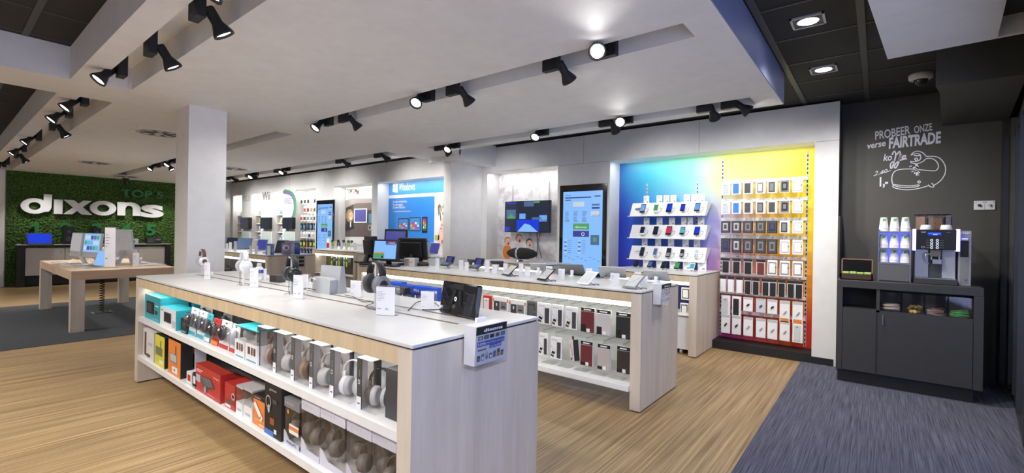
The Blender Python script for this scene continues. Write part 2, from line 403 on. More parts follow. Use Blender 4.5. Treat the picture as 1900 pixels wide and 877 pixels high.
B().prism([(.495, WN), (dm.x, dm.y), (dm.x - .04, 4.70), (fx(4.7) - .02, 4.70), (fx(WN) - .06, WN)], 2.54, 2.885, dark_wall).build('ceiling_duct', kind='structure')
# street outside, dusk
B().box(-4, -9, -.12, 14, 14, -.1, mat('pavement', (.10, .10, .11), .9, vary=(3, .1))).build('pavement_outside', kind='structure')
# ================================================================ track lights
def track(label, x0, x1, y):
    t = thing('lighting_track', label, 'lighting track', ((x0 + x1) / 2, y, 2.80))
    b = B(); b.box(-(x1 - x0) / 2, -.018, -.034, (x1 - x0) / 2, .018, 0, black_matt); b.box(-(x1 - x0) / 2 + .005, -.006, -.037, (x1 - x0) / 2 - .005, .006, -.034, dark_grey)
    b.build('track_rail', t)
track('black lighting track in the middle ceiling slot over the tablet counter', -5.2, -.93, 2.80)
track('black lighting track in the ceiling slot before the rainbow wall', -5.14, -.93, 4.585)
track('black lighting track in the far ceiling slot before the games shelves', -15.2, -6.0, 4.485)
track('black lighting track in the ceiling slot behind the big white column', -15.2, -6.0, 2.79)
track('black lighting track in the ceiling slot over the headphone counter', -5.22, -.8, .93)
track('black lighting track in the long ceiling slot over the computer table', -15.2, -6.0, .93)
HEADS = {}
def head(x, y, dx, dy, dz, label, lit=True, power=1.):
    d = Vector((dx, dy, dz)).normalized(); side = -1 if dy < 0 else 1
    t = thing('track_spotlight', label, 'spotlight', (x, y, 2.766))
    B().rbox(-.065, -.026, -.20, .065, .026, 0, black_matt, .004).build('driver_box', t)
    p = Vector((side * .045, -.045 if dy < 0 else .045, -.14))
    b = B(); b.cyl(p * .6 + Vector((0, 0, -.05)), p, .014, .014, black_matt, 10); b.build('swivel_arm', t)
    key = 'h'
    b = B(); b.lathe([(.0, -.015), (.027, -.012), (.030, 0), (.030, .075), (.034, .085), (.056, .135), (.058, .150), (.053, .150), (.050, .138), (0, .134)], black_matt, p, 20, d)
    b.build('lamp_head', t)
    b = B(); b.lathe([(0, .1375), (.051, .1375)], lamp_on, p, 20, d); b.build('lens', t)
    l = bpy.data.lights.new('spot', 'SPOT'); l.energy = SPOT_W * power; l.spot_size = R(105); l.spot_blend = 1; l.shadow_soft_size = .05; l.color = (1, .98, .955)
    o = bpy.data.objects.new('spot_light', l); COL.objects.link(o); o.parent = t; o.location = p + d * .165
    o.rotation_euler = d.to_track_quat('-Z', 'Y').to_euler()
    return t
def at_px(px, py, y): p = on_z(px, py, 2.56); k = on_y(px, py, y); return k.x
AWAY, NEAR = (.15, .75, -.75), (-.35, -.7, -.72)
# slot A over the tablets
for px, py, lit, lab in [(610, 226, 1, 'lit spotlight at the left end of the middle slot, tilted to the room'), (637, 218, 0, 'dark spotlight second from the left in the middle slot'),
                        (795, 178, 1, 'bright round spotlight left of a dark one above the Windows poster'), (840, 170, 0, 'dark spotlight beside the bright one above the Windows poster'),
                        (1023, 122, 0, 'dark spotlight left of the glaring lamp'), (1128, 92, 1, 'glaring spotlight with starry light, nearest in the middle slot')]:
    x = on_y(px, py, 2.80).x
    d = ((.0, -.6, -.7) if px < 700 else (.2, -.56, -.66) if px < 900 else (.35, -.78, -.5)) if lit else (.15, .75, -.75)
    head(x, 2.80, *d, lab)
for px, py, lit, lab in [(813, 274, 0, 'dark spotlight in the left end of the wall slot above the pillar'), (846, 273, 1, 'lit spotlight beside the dark one above the pillar'),
                        (1009, 244, 1, 'single lit spotlight above the singing children poster'), (1122, 229, 0, 'dark spotlight above the tall price touchscreen'),
                        (1163, 222, 1, 'bright spotlight above the left edge of the rainbow wall'), (1306, 200, 0, 'dark spotlight above the phone shelves'),
                        (1352, 193, 0, 'dark sideways spotlight nearest the blue ceiling edge')]:
    x = on_y(px, py, 4.585).x
    d = ((.1, -.6, -.65) if px < 1050 else (.28, -.75, -.52)) if lit else ((.75, .45, -.6) if px > 1330 else (.1, .8, -.6))
    head(x, 4.585, *d, lab, power=.8 if lit else 1.1)
for k, (px, py, lit) in enumerate([(424, 332, 0), (459, 326, 0), (476, 324, 1), (512, 318, 0), (534, 315, 1), (628, 301, 0), (700, 289, 0)]):
    x = on_y(px, py, 4.485).x
    head(x, 4.485, *((.2, -.55, -.7) if lit else (.1, .85, -.55)), '%s spotlight in the far slot before the games wall, %s from the left' % (('dark', 'lit')[lit], ORD[k]), power=2.1)
for k, (px, py, lit) in enumerate([(294, 303, 1), (304, 301, 0), (326, 297, 1)]):
    x = on_y(px, py, 2.79).x
    head(x, 2.79, *((.1, -.55, -.7) if lit else (.3, .5, -.9)), '%s small spotlight just left of the white column, %s of three' % (('dark', 'lit')[lit], ORD[k]), power=2.2)
for x, d, lab in [(on_y(366, 20, .93).x, (.1, .5, -.85), 'large black spotlight second nearest in the slot over the headphones'), (on_y(279, 90, .93).x, (.1, .5, -.85), 'black spotlight third from the corner over the headphones'),
                (on_y(226, 135, .93).x, (.05, -.58, -.72), 'lit spotlight at the corner end of the headphone slot'), (-2.45, (-.2, -.4, -.8), 'lit spotlight at the upper edge of the picture'),
                (-1.2, (.1, .5, -.8), 'added spotlight over the counter end, out of frame')]:
    head(x, .93, *d, lab)  # the out-of-frame head is added for brightness
for k, (px, py, lit) in enumerate([(157, 190, 1), (128, 217, 1), (97, 234, 1), (72, 256, 1), (45, 275, 1), (30, 286, 1), (14, 300, 1), (8, 306, 0)]):
    x = on_y(px, py, .93).x
    head(x, .93, *((.05, -.6, -.7) if k % 3 != 2 else (.1, .5, -.8)), 'spotlight in the long left slot, %s from the front' % ORD[k], power=1.6)
for k, x in enumerate((-13.1, -14.0, -14.9)): head(x, 4.485, .1, .8, -.6, 'added unseen spotlight of the far slot behind the column, %s' % ORD[k], power=2.1)  # unseen heads added to brighten the left of the games wall
# recessed ceiling downlights over the coffee corner
for i, (x, y) in enumerate([(-.40, 3.77), (-.40, 4.93)]):
    t = thing('recessed_downlight', ('square recessed downlight nearer the picture top' , 'square recessed downlight nearer the coffee corner wall')[i], 'downlight', (x, y, DZ))
    b = B()
    for a in (-1, 1): b.box(a * .10 - .014 * (a > 0), -.10, -.012, a * .10 + .014 * (a < 0), .10, 0.0, light_grey); b.box(-.10, a * .10 - .014 * (a > 0), -.012, .10, a * .10 + .014 * (a < 0), .0, light_grey)
    b.build('frame', t)
    b = B(); b.box(-.086, -.086, -.004, .086, .086, -.001, dark_grey); b.lathe([(.062, -.004), (.070, -.012), (.076, -.006)], mid_grey, (0, 0, 0), 24); b.build('housing', t)
    b = B(); b.lathe([(0, -.008), (.062, -.008)], lamp_on, (0, 0, 0), 24); b.build('lamp', t)
    l = bpy.data.lights.new('spot', 'SPOT'); l.energy = SPOT_W * 2.3; l.spot_size = R(120); l.spot_blend = 1; l.shadow_soft_size = .06; l.color = (1, .96, .92)
    o = bpy.data.objects.new('spot_light', l); COL.objects.link(o); o.parent = t; o.location = (0, 0, -.03); o.rotation_euler = (R(24), 0, R(-8))
# dome camera, air vents
t = thing('security_camera', 'white dome security camera on the dark tile ceiling', 'security camera', (.285, 5.58, DZ))
B().lathe([(0, 0), (.085, 0), (.088, -.01), (.085, -.045), (.07, -.055), (0, -.055)], cream, n=28).build('housing', t)
B().lathe([(.052, -.055), (.05, -.075), (.038, -.095), (.02, -.105), (0, -.108)], black_gloss, n=24).build('dome', t)
for i, (x, y, lab) in enumerate([(-7.33, 1.83, 'square ceiling air vent just left of the white column'), (-11.8, 1.95, 'square ceiling air vent before the moss wall'),
                             (-10.3, 3.85, 'ceiling air vent just right of the white column'), (-14.3, 2.95, 'small far ceiling vent above the moss wall')]):
    t = thing('air_vent', lab, 'air vent', (x, y, CZ))
    b = B(); b.box(-.26, -.26, -.008, .26, .26, 0, white_plastic); b.build('plate', t)
    b = B()
    for q in range(8):
        a = q * math.pi / 4 + .2
        b.T = Matrix.Rotation(a, 4, 'Z'); b.box(.05, -.012, -.014, .20, .03, -.009, dark_grey)
    b.T = None; b.lathe([(.24, -.008), (.235, -.016), (.21, -.016), (.205, -.009)], light_grey, n=28); b.lathe([(0, -.018), (.05, -.016), (.055, -.009)], white_plastic, n=20)
    b.build('swirl_blades', t)
# far small fixture above the moss wall
t = thing('wall_washer', 'black small spotlight on the ceiling in front of moss wall', 'spotlight', (-14.9, 3.05, CZ))
B().rbox(-.05, -.06, -.06, .05, .06, 0, black_matt, .005).build('base', t)
B().cyl((0, 0, -.05), (-.05, .03, -.15), .035, .05, black_matt).build('lamp_head', t)
for _y in (1.6, 3.05, 3.9):      # the moss wall washer's light, and two unseen spots added to brighten the moss
    l = bpy.data.lights.new('spot', 'SPOT'); l.energy = SPOT_W * 1.0; l.spot_size = R(85); l.spot_blend = 1; l.color = (1, .96, .9)
    o = bpy.data.objects.new('spot_light', l); COL.objects.link(o); o.location = (-14.5, _y, CZ - .2); o.rotation_euler = Vector((-.42, 0, -.9)).to_track_quat('-Z', 'Y').to_euler()
# air curtain above the door side
a0, a1, a2, a3 = on_z(1610, 0, 2.62), on_z(1647, 110, 2.62), on_z(1851, 68, 2.62), on_z(1900, 62, 2.62)
dv = (a0 - a1).normalized(); wv = (a3 - a1).normalized()
t = thing('air_curtain', 'white suspended air curtain unit at the upper right', 'air curtain', (0, 0, 0))
P_ = lambda u, v, z: tuple(Vector((a1.x, a1.y, z)) + wv * u + dv * v)
wu = (a2 - a1).length; wt = wu + .35
b = B()
b.prism([P_(0, 0, 0)[:2], P_(wu, 0, 0)[:2], P_(wu, 3., 0)[:2], P_(0, 3., 0)[:2]], 2.62, 2.80, white_plastic); b.build('housing', t)
b = B(); b.prism([P_(wu, 0.0, 0)[:2], P_(wt, 0, 0)[:2], P_(wt, .03, 0)[:2], P_(wu, .03, 0)[:2]], 2.62, 2.80, white_plastic)
b.prism([P_(wu + .13, 0.03, 0)[:2], P_(wu + .17, 0.03, 0)[:2], P_(wu + .17, 3, 0)[:2], P_(wu + .13, 3, 0)[:2]], 2.62, 2.80, light_grey)
b.prism([P_(wu, 0.03, 0)[:2], P_(wt, 0.03, 0)[:2], P_(wt, 3, 0)[:2], P_(wu, 3, 0)[:2]], 2.74, 2.80, black_matt); b.build('outlet_grille', t)
# ================================================================ counters and tables
CT = .945
def counter(name, label, x0, x1, y0, y1, front=True, post=.085, led_on=True, end_front=None, lip=.62):
    """birch counter: end panels, fascia under a thin white top with a shadow gap"""
    t = thing(name, label, 'display counter', ((x0 + x1) / 2, (y0 + y1) / 2, 0)); hx, hy = (x1 - x0) / 2, (y1 - y0) / 2
    b = B(); b.rbox(-hx, -hy, CT - .014, hx, hy, CT, white_top, .002); b.build('worktop', t)
    b = B(); b.box(-hx + .01, -hy + .012, CT - .022, hx - .01, hy - .01, CT - .014, black_matt); b.build('shadow_gap', t)
    for s, nm in ((-1, 'end_panel'), (1, 'end_panel')):
        xa, xb = (-hx, -hx + post) if s < 0 else (hx - post, hx)
        B().box(xa, -hy, .012, xb, hy, CT - .022, birch_end).build(nm, t)
    B().box(-hx + post, -hy, .855, hx - post, -hy + .025, CT - .022, birch).build('fascia', t); B().box(-hx + post, hy - .025, .855, hx - post, hy, CT - .022, birch).build('fascia', t)
    if led_on:
        b = B(); b.box(-hx + post, -hy + .03, .815, hx - post, -hy + .06, .853, led); b.build('light_strip', t)
        area('strip_light', (0, -hy + .08, .80), (R(25), 0, 0), (x1 - x0) - 2 * post, .04, .7 * (x1 - x0), (1, .97, .9), t)
    return t, hx, hy
# headphone island in front
C1, hx, hy = counter('headphone_island', 'long birch island counter with white top in front, headphones on it', -5.2, -1.39, 1.15, 1.99, led_on=False)
b = B()
b.box(-hx + .085, -.02, .15, hx - .085, .02, .855, mat('island_back', (.10, .10, .10), .6)); b.build('centre_panel', C1)
for z, lip in ((.59, .04), (.25, .04)):
    b = B(); b.box(-hx + .085, -hy - .0, z - lip, hx - .085, hy, z, white_gloss); b.build('shelf', C1)
b = B(); b.box(-hx + .085, -hy + .03, .846, hx - .085, -hy + .05, .855, led); b.build('light_strip', C1)
area('strip_light', (0, -hy + .06, .84), (R(20), 0, 0), 3.6, .03, 4, (1, .97, .92), C1)
b = B()
for (xa, ya, xb, yb) in ((-5.0, 1.555, -1.56, 1.56), (-5.0, 1.69, -1.56, 1.695)):
    cx, cy = (-5.2 - 1.39) / 2, (1.15 + 1.99) / 2; b.box(xa - cx, ya - cy, CT - .002, xb - cx, yb - cy + .012, CT + .0015, mat('brass_channel', (.16, .11, .06), .5))
b.build('cable_channel', C1)
# tablet island in the middle
C2, hx2, hy2 = counter('tablet_island', 'long birch island counter with glowing light strip, tablets on it', -5.25, -1.43, 3.43, 4.27)
B().box(-hx2 + .085, -hy2 + .30, .17, hx2 - .085, -hy2 + .33, .855, mat('slat_back', (.62, .64, .60), .5)).build('back_panel', C2)
B().rbox(-hx2 + .06, -hy2 - .03, .155, hx2 - .085, -hy2 + .32, .20, white_gloss, .003).build('shelf', C2)
# phone counter before the rainbow wall
C3, hx3, hy3 = counter('phone_counter', 'short birch counter below the phone shelves', -2.76, -1.60, 5.40, 6.36)
b = B(); b.box(-hx3 + .085, -.02, .05, hx3 - .085, 0.0, .85, navy); b.build('back_panel', C3)
b = B(); b.rbox(-hx3 + .1, -hy3 + .08, .06, hx3 - .10, -.03, .44, white_gloss, .004); b.rbox(-hx3 + .1, -hy3 + .06, .45, hx3 - .1, -.03, .47, white_gloss, .003); b.build('drawer_unit', C3)
for x in (-hx3 + .2, hx3 - .2): B().cyl((x - .012, -hy3 + .12, .03), (x + .012, -hy3 + .12, .03), .03, .03, light_grey, 14).build('caster', C3)
# counter with the television behind
C4, hx4, hy4 = counter('speaker_counter', 'birch counter under the television with oval speaker on it', -5.04, -3.66, 5.40, 6.05)
B().box(-hx4 + .085, 0, .05, hx4 - .085, .03, .85, MATS['slat_back']).build('back_panel', C4)
# navigation counter
C5, hx5, hy5 = counter('navigation_counter', 'birch counter with glowing case of sport watches', -10.2, -8.46, 5.47, 6.05)
B().box(-hx5 + .085, -hy5 + .3, .05, hx5 - .085, -hy5 + .33, .85, mat('case_back', (.10, .09, .06), .5)).build('back_panel', C5)
b = B(); b.box(-hx5 + .085, -hy5 + .02, .40, hx5 - .085, -hy5 + .3, .42, white_gloss); b.build('shelf', C5)
B().box(-hx5 + .085, -hy5 + .06, .03, hx5 - .085, -hy5 + .09, .40, cream).build('door', C5)
# laptop island
C6, hx6, hy6 = counter('laptop_island', 'birch island counter with laptops at the far left', -11.2, -8.02, 3.52, 4.36)
B().box(-hx6 + .085, -hy6 + .3, .05, hx6 - .085, -hy6 + .33, .855, mat('charcoal_back', (.03, .03, .03), .6)).build('back_panel', C6)
B().box(-hx6 + .085, -hy6 + .0, .30, hx6 - .085, -hy6 + .3, .33, white_gloss).build('shelf', C6)

# computer table
TZ = .80; tx0, tx1, ty0, ty1 = -10.86, -8.11, 1.13, 2.27
T = thing('computer_table', 'thick birch parsons table with all-in-one computers on it', 'table', ((tx0 + tx1) / 2, (ty0 + ty1) / 2, .006))
hx, hy = (tx1 - tx0) / 2, (ty1 - ty0) / 2
B().rbox(-hx, -hy, TZ - .125, hx, hy, TZ - .006, streaks('birch_table', (.55, .38, .24), (.70, .52, .36), (12, 1.2, 14), .45), .003).build('tabletop', T)
LW, LW2 = .13, .135
for sx in (-1, 1):
    for sy in (-1, 1):
        xa, ya = sx * hx - (LW if sx > 0 else 0), sy * hy - (LW2 if sy > 0 else 0)
        B().box(xa, ya, 0, xa + LW, ya + LW2, TZ - .125, birch_end).build('leg', T)
# moss wall cabinet
t = thing('display_cabinet', 'long white and black cabinet in front of the green moss wall', 'cabinet', (-15.08, 2.61, 0))
b = B(); b.box(-.16, -1.41, .90, .19, 1.41, .935, black_matt)
for s in (-1, 1): b.box(-.16, s * 1.41 - (.12 if s > 0 else 0), 0, .19, s * 1.41 + (.12 if s < 0 else 0), .90, black_matt)
b.box(-.16, -1.29, .02, .10, 1.29, .25, black_matt); b.build('carcass', t)
B().box(-.16, -1.42, .935, .20, 1.42, .95, white_top).build('worktop', t)
for k in range(4):
    ya = -1.285 + k * .645
    d = B().box(-.15, ya, .25, .17, ya + .635, .87, cream); d = d.build('door', t)
    B().cyl((.172, ya + (.57 if k % 2 == 0 else .065), .78), (.18, ya + (.57 if k % 2 == 0 else .065), .78), .012, .012, dark_grey, 10).build('lock', d)
# ================================================================ graphics and goods on the back wall
def rect(b, x0, z0, x1, z1, y, m): return b.quad((x0, y, z0), (x1, y, z0), (x1, y, z1), (x0, y, z1), m)
def prect(b, l, t, r, bo, y, m):
    """flat print on the wall plane y between four picture edges"""
    a = on_y(l, (t + bo) / 2, y); c = on_y(r, (t + bo) / 2, y); cx = (l + r) / 2
    return rect(b, a.x, on_y(cx, bo, y).z, c.x, on_y(cx, t, y).z, y, m)
def stroke(b, pts, w, m, o, ux, uy, closed=False):
    """pen line of width w through 2D points on the plane (o, ux, uy)"""
    o, ux, uy = Vector(o), Vector(ux), Vector(uy); P = [Vector(p) for p in pts]; n = len(P); vs = []
    for i in range(n):
        a = P[(i - 1) % n] if closed or i else P[0]; c = P[(i + 1) % n] if closed or i < n - 1 else P[-1]
        d = (c - a); d = d.normalized() if d.length else Vector((1, 0)); nn = Vector((-d.y, d.x)); ww = w(i / max(1, n - 1)) if callable(w) else w
        for s in (.5, -.5): q = P[i] + nn * ww * s; vs.append(o + ux * q.x + uy * q.y)
    fs = [(2 * i, 2 * i + 1, 2 * ((i + 1) % n) + 1, 2 * ((i + 1) % n)) for i in range(n if closed else n - 1)]
    b._add(vs, fs, m); return b
def curve(pts, k=8, closed=False):
    """Catmull-Rom through points"""
    P = [Vector(p) for p in pts]; n = len(P); out = []
    for i in range(n if closed else n - 1):
        g = lambda j: P[j % n] if closed else P[max(0, min(n - 1, j))]
        a, c, d, e = g(i - 1), g(i), g(i + 1), g(i + 2)
        for s in range(k):
            t = s / k; out.append(.5 * ((2 * c) + (d - a) * t + (2 * a - 5 * c + 4 * d - e) * t * t + (3 * c - a - 3 * d + e) * t ** 3))
    if not closed: out.append(P[-1])
    return out
# niche head lights
for i, (a, b_, z0) in enumerate(NICHES):
    wdt = b_ - a
    area('niche_light', ((a + b_) / 2, W + .05, NT - .02), (R(14), 0, 0), wdt * .94, .08, 3. * wdt + (3.5 if wdt < .8 else 1.), (1, .99, .95))
# rainbow print
rm = bpy.data.materials.new('rainbow_print'); rm.use_nodes = True; N, L = nt(rm); pb = N['Principled BSDF']; pb.inputs['Roughness'].default_value = .4
tc = N.new('ShaderNodeTexCoord'); sp = N.new('ShaderNodeSeparateXYZ'); nzr = N.new('ShaderNodeTexNoise'); nzr.inputs['Scale'].default_value = 1.1
vm = N.new('ShaderNodeVectorMath'); vm.operation = 'MULTIPLY_ADD'; L.new(tc.outputs['Object'], nzr.inputs['Vector'])
L.new(nzr.outputs['Color'], vm.inputs[0]); vm.inputs[1].default_value = (.5, 0, .6); L.new(tc.outputs['Object'], vm.inputs[2]); L.new(vm.outputs[0], sp.inputs[0])
def rng(src, a, c):
    r = N.new('ShaderNodeMapRange'); r.inputs['From Min'].default_value = a; r.inputs['From Max'].default_value = c; L.new(src, r.inputs['Value']); return r.outputs[0]
u = rng(sp.outputs['X'], -2.78, -.31)
def ramp(els, src):
    r = N.new('ShaderNodeValToRGB'); e = r.color_ramp.elements
    while len(e) < len(els): e.new(.5)
    for q, (p, c) in zip(e, els): q.position = p; q.color = (*c, 1)
    L.new(src, r.inputs[0]); return r.outputs[0]
top = ramp([(0, (.02, .10, .48)), (.18, (.04, .42, .50)), (.42, (.16, .66, .40)), (.6, (.62, .80, .12)), (1, (.88, .78, .0))], u)
mid = ramp([(0, (.01, .03, .42)), (.2, (.01, .16, .74)), (.42, (.22, .34, .86)), (.55, (.48, .42, .74)), (.66, (.72, .44, .40)), (.8, (.82, .48, .10)), (1, (.88, .60, .0))], u)
bot = ramp([(0, (.02, .02, .45)), (.36, (.18, .05, .62)), (.52, (.55, .03, .34)), (.7, (.60, .06, .10)), (.88, (.72, .13, .01)), (1, (.70, .03, .01))], u)
def mixc(a, c, f):
    x = N.new('ShaderNodeMix'); x.data_type = 'RGBA'; L.new(f, x.inputs[0]); L.new(a, x.inputs[6]); L.new(c, x.inputs[7]); return x.outputs[2]
m1 = mixc(bot, mid, rng(sp.outputs['Z'], .75, 1.65)); m2 = mixc(m1, top, rng(sp.outputs['Z'], 1.95, 2.75)); L.new(m2, pb.inputs['Base Color'])
t = B(); rect(t, -3.025, .10, -.565, NT - .005, WN - .004, rm)
tag(t.build('rainbow_panel'), 'rainbow coloured back panel behind phones and hanging packs', 'wall panel')
b = B()
for x, z0, z1 in ((-1.585, .12, 2.38), (-.655, .12, 2.40)):
    b.box(x - .012, WN - .008, z0, x + .012, WN - .004, z1, light_grey)
    z = z0 + .01
    while z < z1 - .03: b.box(x - .006, WN - .0095, z, x + .006, WN - .008, z + .03, black_matt); z += .05
for x in (-2.60, -1.90):
    b.box(x - .011, WN - .008, 1.0, x + .011, WN - .004, 2.12, light_grey); z = 1.01
    while z < 2.10: b.box(x - .006, WN - .0095, z, x + .006, WN - .008, z + .03, dark_grey); z += .05
tag(b.build('slotted_uprights'), 'four slotted steel uprights on the rainbow panel', 'wall rail')
# ---- sloping phone shelves
SH = [(1.648, 'top'), (1.345, 'middle'), (1.052, 'bottom')]
SX0, SX1 = -2.76, -1.715
SLO = Vector((0, .105, .185)); SLN = Vector((0, -.185, .105)).normalized()
for z, nm in SH:
    s_ = thing('phone_shelf', '%s white sloping phone shelf on the rainbow wall' % nm, 'shelf', (SX0, 6.10, z))
    L_ = SX1 - SX0
    b = B(); b.prism([(-.02, 0), (.085, .185), (WN - 6.11, .185), (WN - 6.11, .16), (.04, 0)], 0.03, L_, white_gloss, 'x'); b.build('sloping_front', s_)
    b = B(); b.box(0, -.024, -.004, L_, .04, .004, white_gloss); b.build('front_lip', s_)
    if nm == 'top': b = B(); b.disc((.145, -.02 + .105 * .5 - .003, .1), (1, 0, 0), SLO.normalized(), .055, .020, navy, 24); b.text('SAMSUNG', (.10, .0305 - .0065, .094), X_, SLO.normalized(), .012, white_plastic, w=.09); b.build('brand_mark', s_)
    if nm == 'bottom': b = B(); b.text('NOKIA', (.10, .0265, .098), X_, SLO.normalized(), .022, mat('nokia_blue', (.02, .1, .5)), w=.09); b.text('Connecting People', (.10, .0165, .078), X_, SLO.normalized(), .008, MATS['nokia_blue'], w=.09); b.build('brand_mark', s_)
def cable(b, p, q, drop, side, m=dark_grey, r=.0022):
    p, q, side = Vector(p), Vector(q), Vector(side)
    pts = curve([p, p + Vector((0, 0, -drop * .8)) + side * .3, (p + q) / 2 + Vector((0, 0, -drop)) + side, q + side * .9, q], 5); b.tube(pts, r, m, 5)
def phone(loc, rx, label, w=.062, h=.118, body=black_gloss, scr=scr_blue, style=0, stand=False):
    t = thing('smartphone', label, 'phone', loc, group=None, rot=(rx, 0, 0))
    B().rbox(-w / 2, -.010, -h / 2, w / 2, 0, h / 2, body, .003).build('body', t)
    b = B(); y = -.0105
    if style == 2:   # keypad phone
        rect(b, -w * .38, h * .02, w * .38, h * .40, y, scr)
        for i in range(3):
            for j in range(4): rect(b, -w * .36 + i * w * .26, -h * .42 + j * h * .1, -w * .36 + i * w * .26 + w * .2, -h * .42 + j * h * .1 + h * .07, y, light_grey if body is not white_plastic else dark_grey)
    else:
        rect(b, -w * .44, -h * .36, w * .44, h * .40, y, scr)
        if style == 1:
            for i in range(3):
                for j in range(2): rect(b, -w * .36 + i * w * .26, -h * .26 + j * h * .14, -w * .36 + i * w * .26 + w * .18, -h * .26 + j * h * .14 + h * .09, y - .0004, (scr_white, scr_green, scr_orange)[(i + j) % 3])
    b.build('screen', t)
    b = B(); b.cyl((0, .0, -.0), (0, .018, 0), .018, .018, white_plastic, 12); b.build('holder', t)
    b = B(); cable(b, (0, -.004, -h / 2), (.045, .012, -.0), .035, (.035, 0, 0), dark_grey); b.build('security_cable', t)
    return t
rx = -math.atan2(.105, .185)
scrs = [[scr_blue, scr_green, scr_ultra, scr_ultra, scr_blue], [scr_dark, scr_dark, scr_red, scr_cyan, scr_ultra], [scr_dark, scr_grey, scr_dark, scr_dark, scr_white]]
words_ = [['large black phone with bright blue screen', 'white phone with green screen', 'wide phone with deep blue screen', 'small phone with deep blue screen', 'black phone with sky blue screen and looped cable'],
          ['black phone in a white frame', 'narrow dark grey phone', 'black phone with red screen', 'black phone with pale blue screen', 'black phone with violet blue screen'],
          ['black slider phone', 'grey phone', 'black keypad phone', 'long dark keypad phone', 'white and black keypad phone']]
for r_, (z, nm) in enumerate(SH):
    for c_ in range(5):
        px = (1193, 1217.5, 1242, 1267, 1294)[c_]; x = on_y(px, 400, 6.12).x
        p = Vector((x, 6.10 - .02 + .0525 + .0, z + .095)) + SLN * .022
        bd = white_plastic if (r_, c_) in ((0, 1), (1, 0), (2, 4)) else (silver if (r_, c_) == (2, 1) else black_gloss)
        phone(p, rx, '%s, %s on the %s sloping shelf' % (words_[r_][c_], ORD[c_], nm), w=(.068, .064, .072, .058, .066)[c_] * (1 if r_ < 2 else .82), h=(.135, .125, .13, .11, .12)[c_], body=bd, scr=scrs[r_][c_], style=2 if (r_ == 2 and c_ in (2, 3, 4)) else (1 if (r_, c_) in ((0, 0), (1, 3)) else 0))
def card(loc, label, w=.075, h=.09, rotz=0., tilt=0., ink=mid_grey, lines=4, name='price_card', grp=None, price=None):
    """standing printed price card in a clear holder"""
    t = thing(name, label, 'price card', loc, group=grp, rot=(tilt, 0, rotz))
    B().box(-w / 2, -.002, 0, w / 2, .002, h, white_plastic).build('card', t)
    b = B(); y = -.0025
    for k in range(lines):
        zz = h * (.82 - k * .13); rect(b, -w * .38, zz, -w * .38 + w * (.55, .4, .5, .3)[k % 4], zz + h * .035, y, ink)
    rect(b, w * .02, h * .12, w * .34, h * .24, y, ink); b.build('print', t)
    return t
for r_, (z, nm) in enumerate(SH):
    for k, px in enumerate([(1200, 1224, 1237, 1250, 1275, 1289, 1302), (1201, 1225, 1248, 1271, 1281, 1302), (1198, 1223, 1247, 1274, 1295)][r_]):
        x = on_y(px, 370, 6.26).x
        card((x, 6.25, z + .185), 'small white price card %s from the left behind the %s phone shelf' % (ORD[k], nm), h=.105 if r_ == 0 else .10, w=.08)
# phones on the phone counter
for c_, (px, s_) in enumerate([(1183, scr_dark), (1208, scr_grey), (1233, scr_dark), (1258, scr_green), (1286, scr_cyan)]):
    x = on_y(px, 490, 5.95).x
    phone((x, 5.92, CT + .055), R(-42), '%s phone on the wooden counter, %s from its left end' % (('dark', 'dark blue', 'black', 'green lit', 'white framed pale blue')[c_], ORD[c_]), w=.06, h=.105, body=white_plastic if c_ == 4 else black_gloss, scr=s_)
    t = thing('phone_stand', 'white ring stand under the %s counter phone from the left' % ORD[c_], 'phone stand', (x, 5.95, CT))
    b = B(); b.cyl((0, 0, 0), (0, 0, .006), .035, .035, white_plastic, 18); b.build('base', t); b = B(); b.cyl((0, 0, .006), (0, -.010, .045), .012, .012, white_plastic, 10); b.build('stem', t)
    card((x + .06, 6.12, CT), 'white price card behind the %s phone on the phone counter' % ORD[c_], w=.105, h=.13)
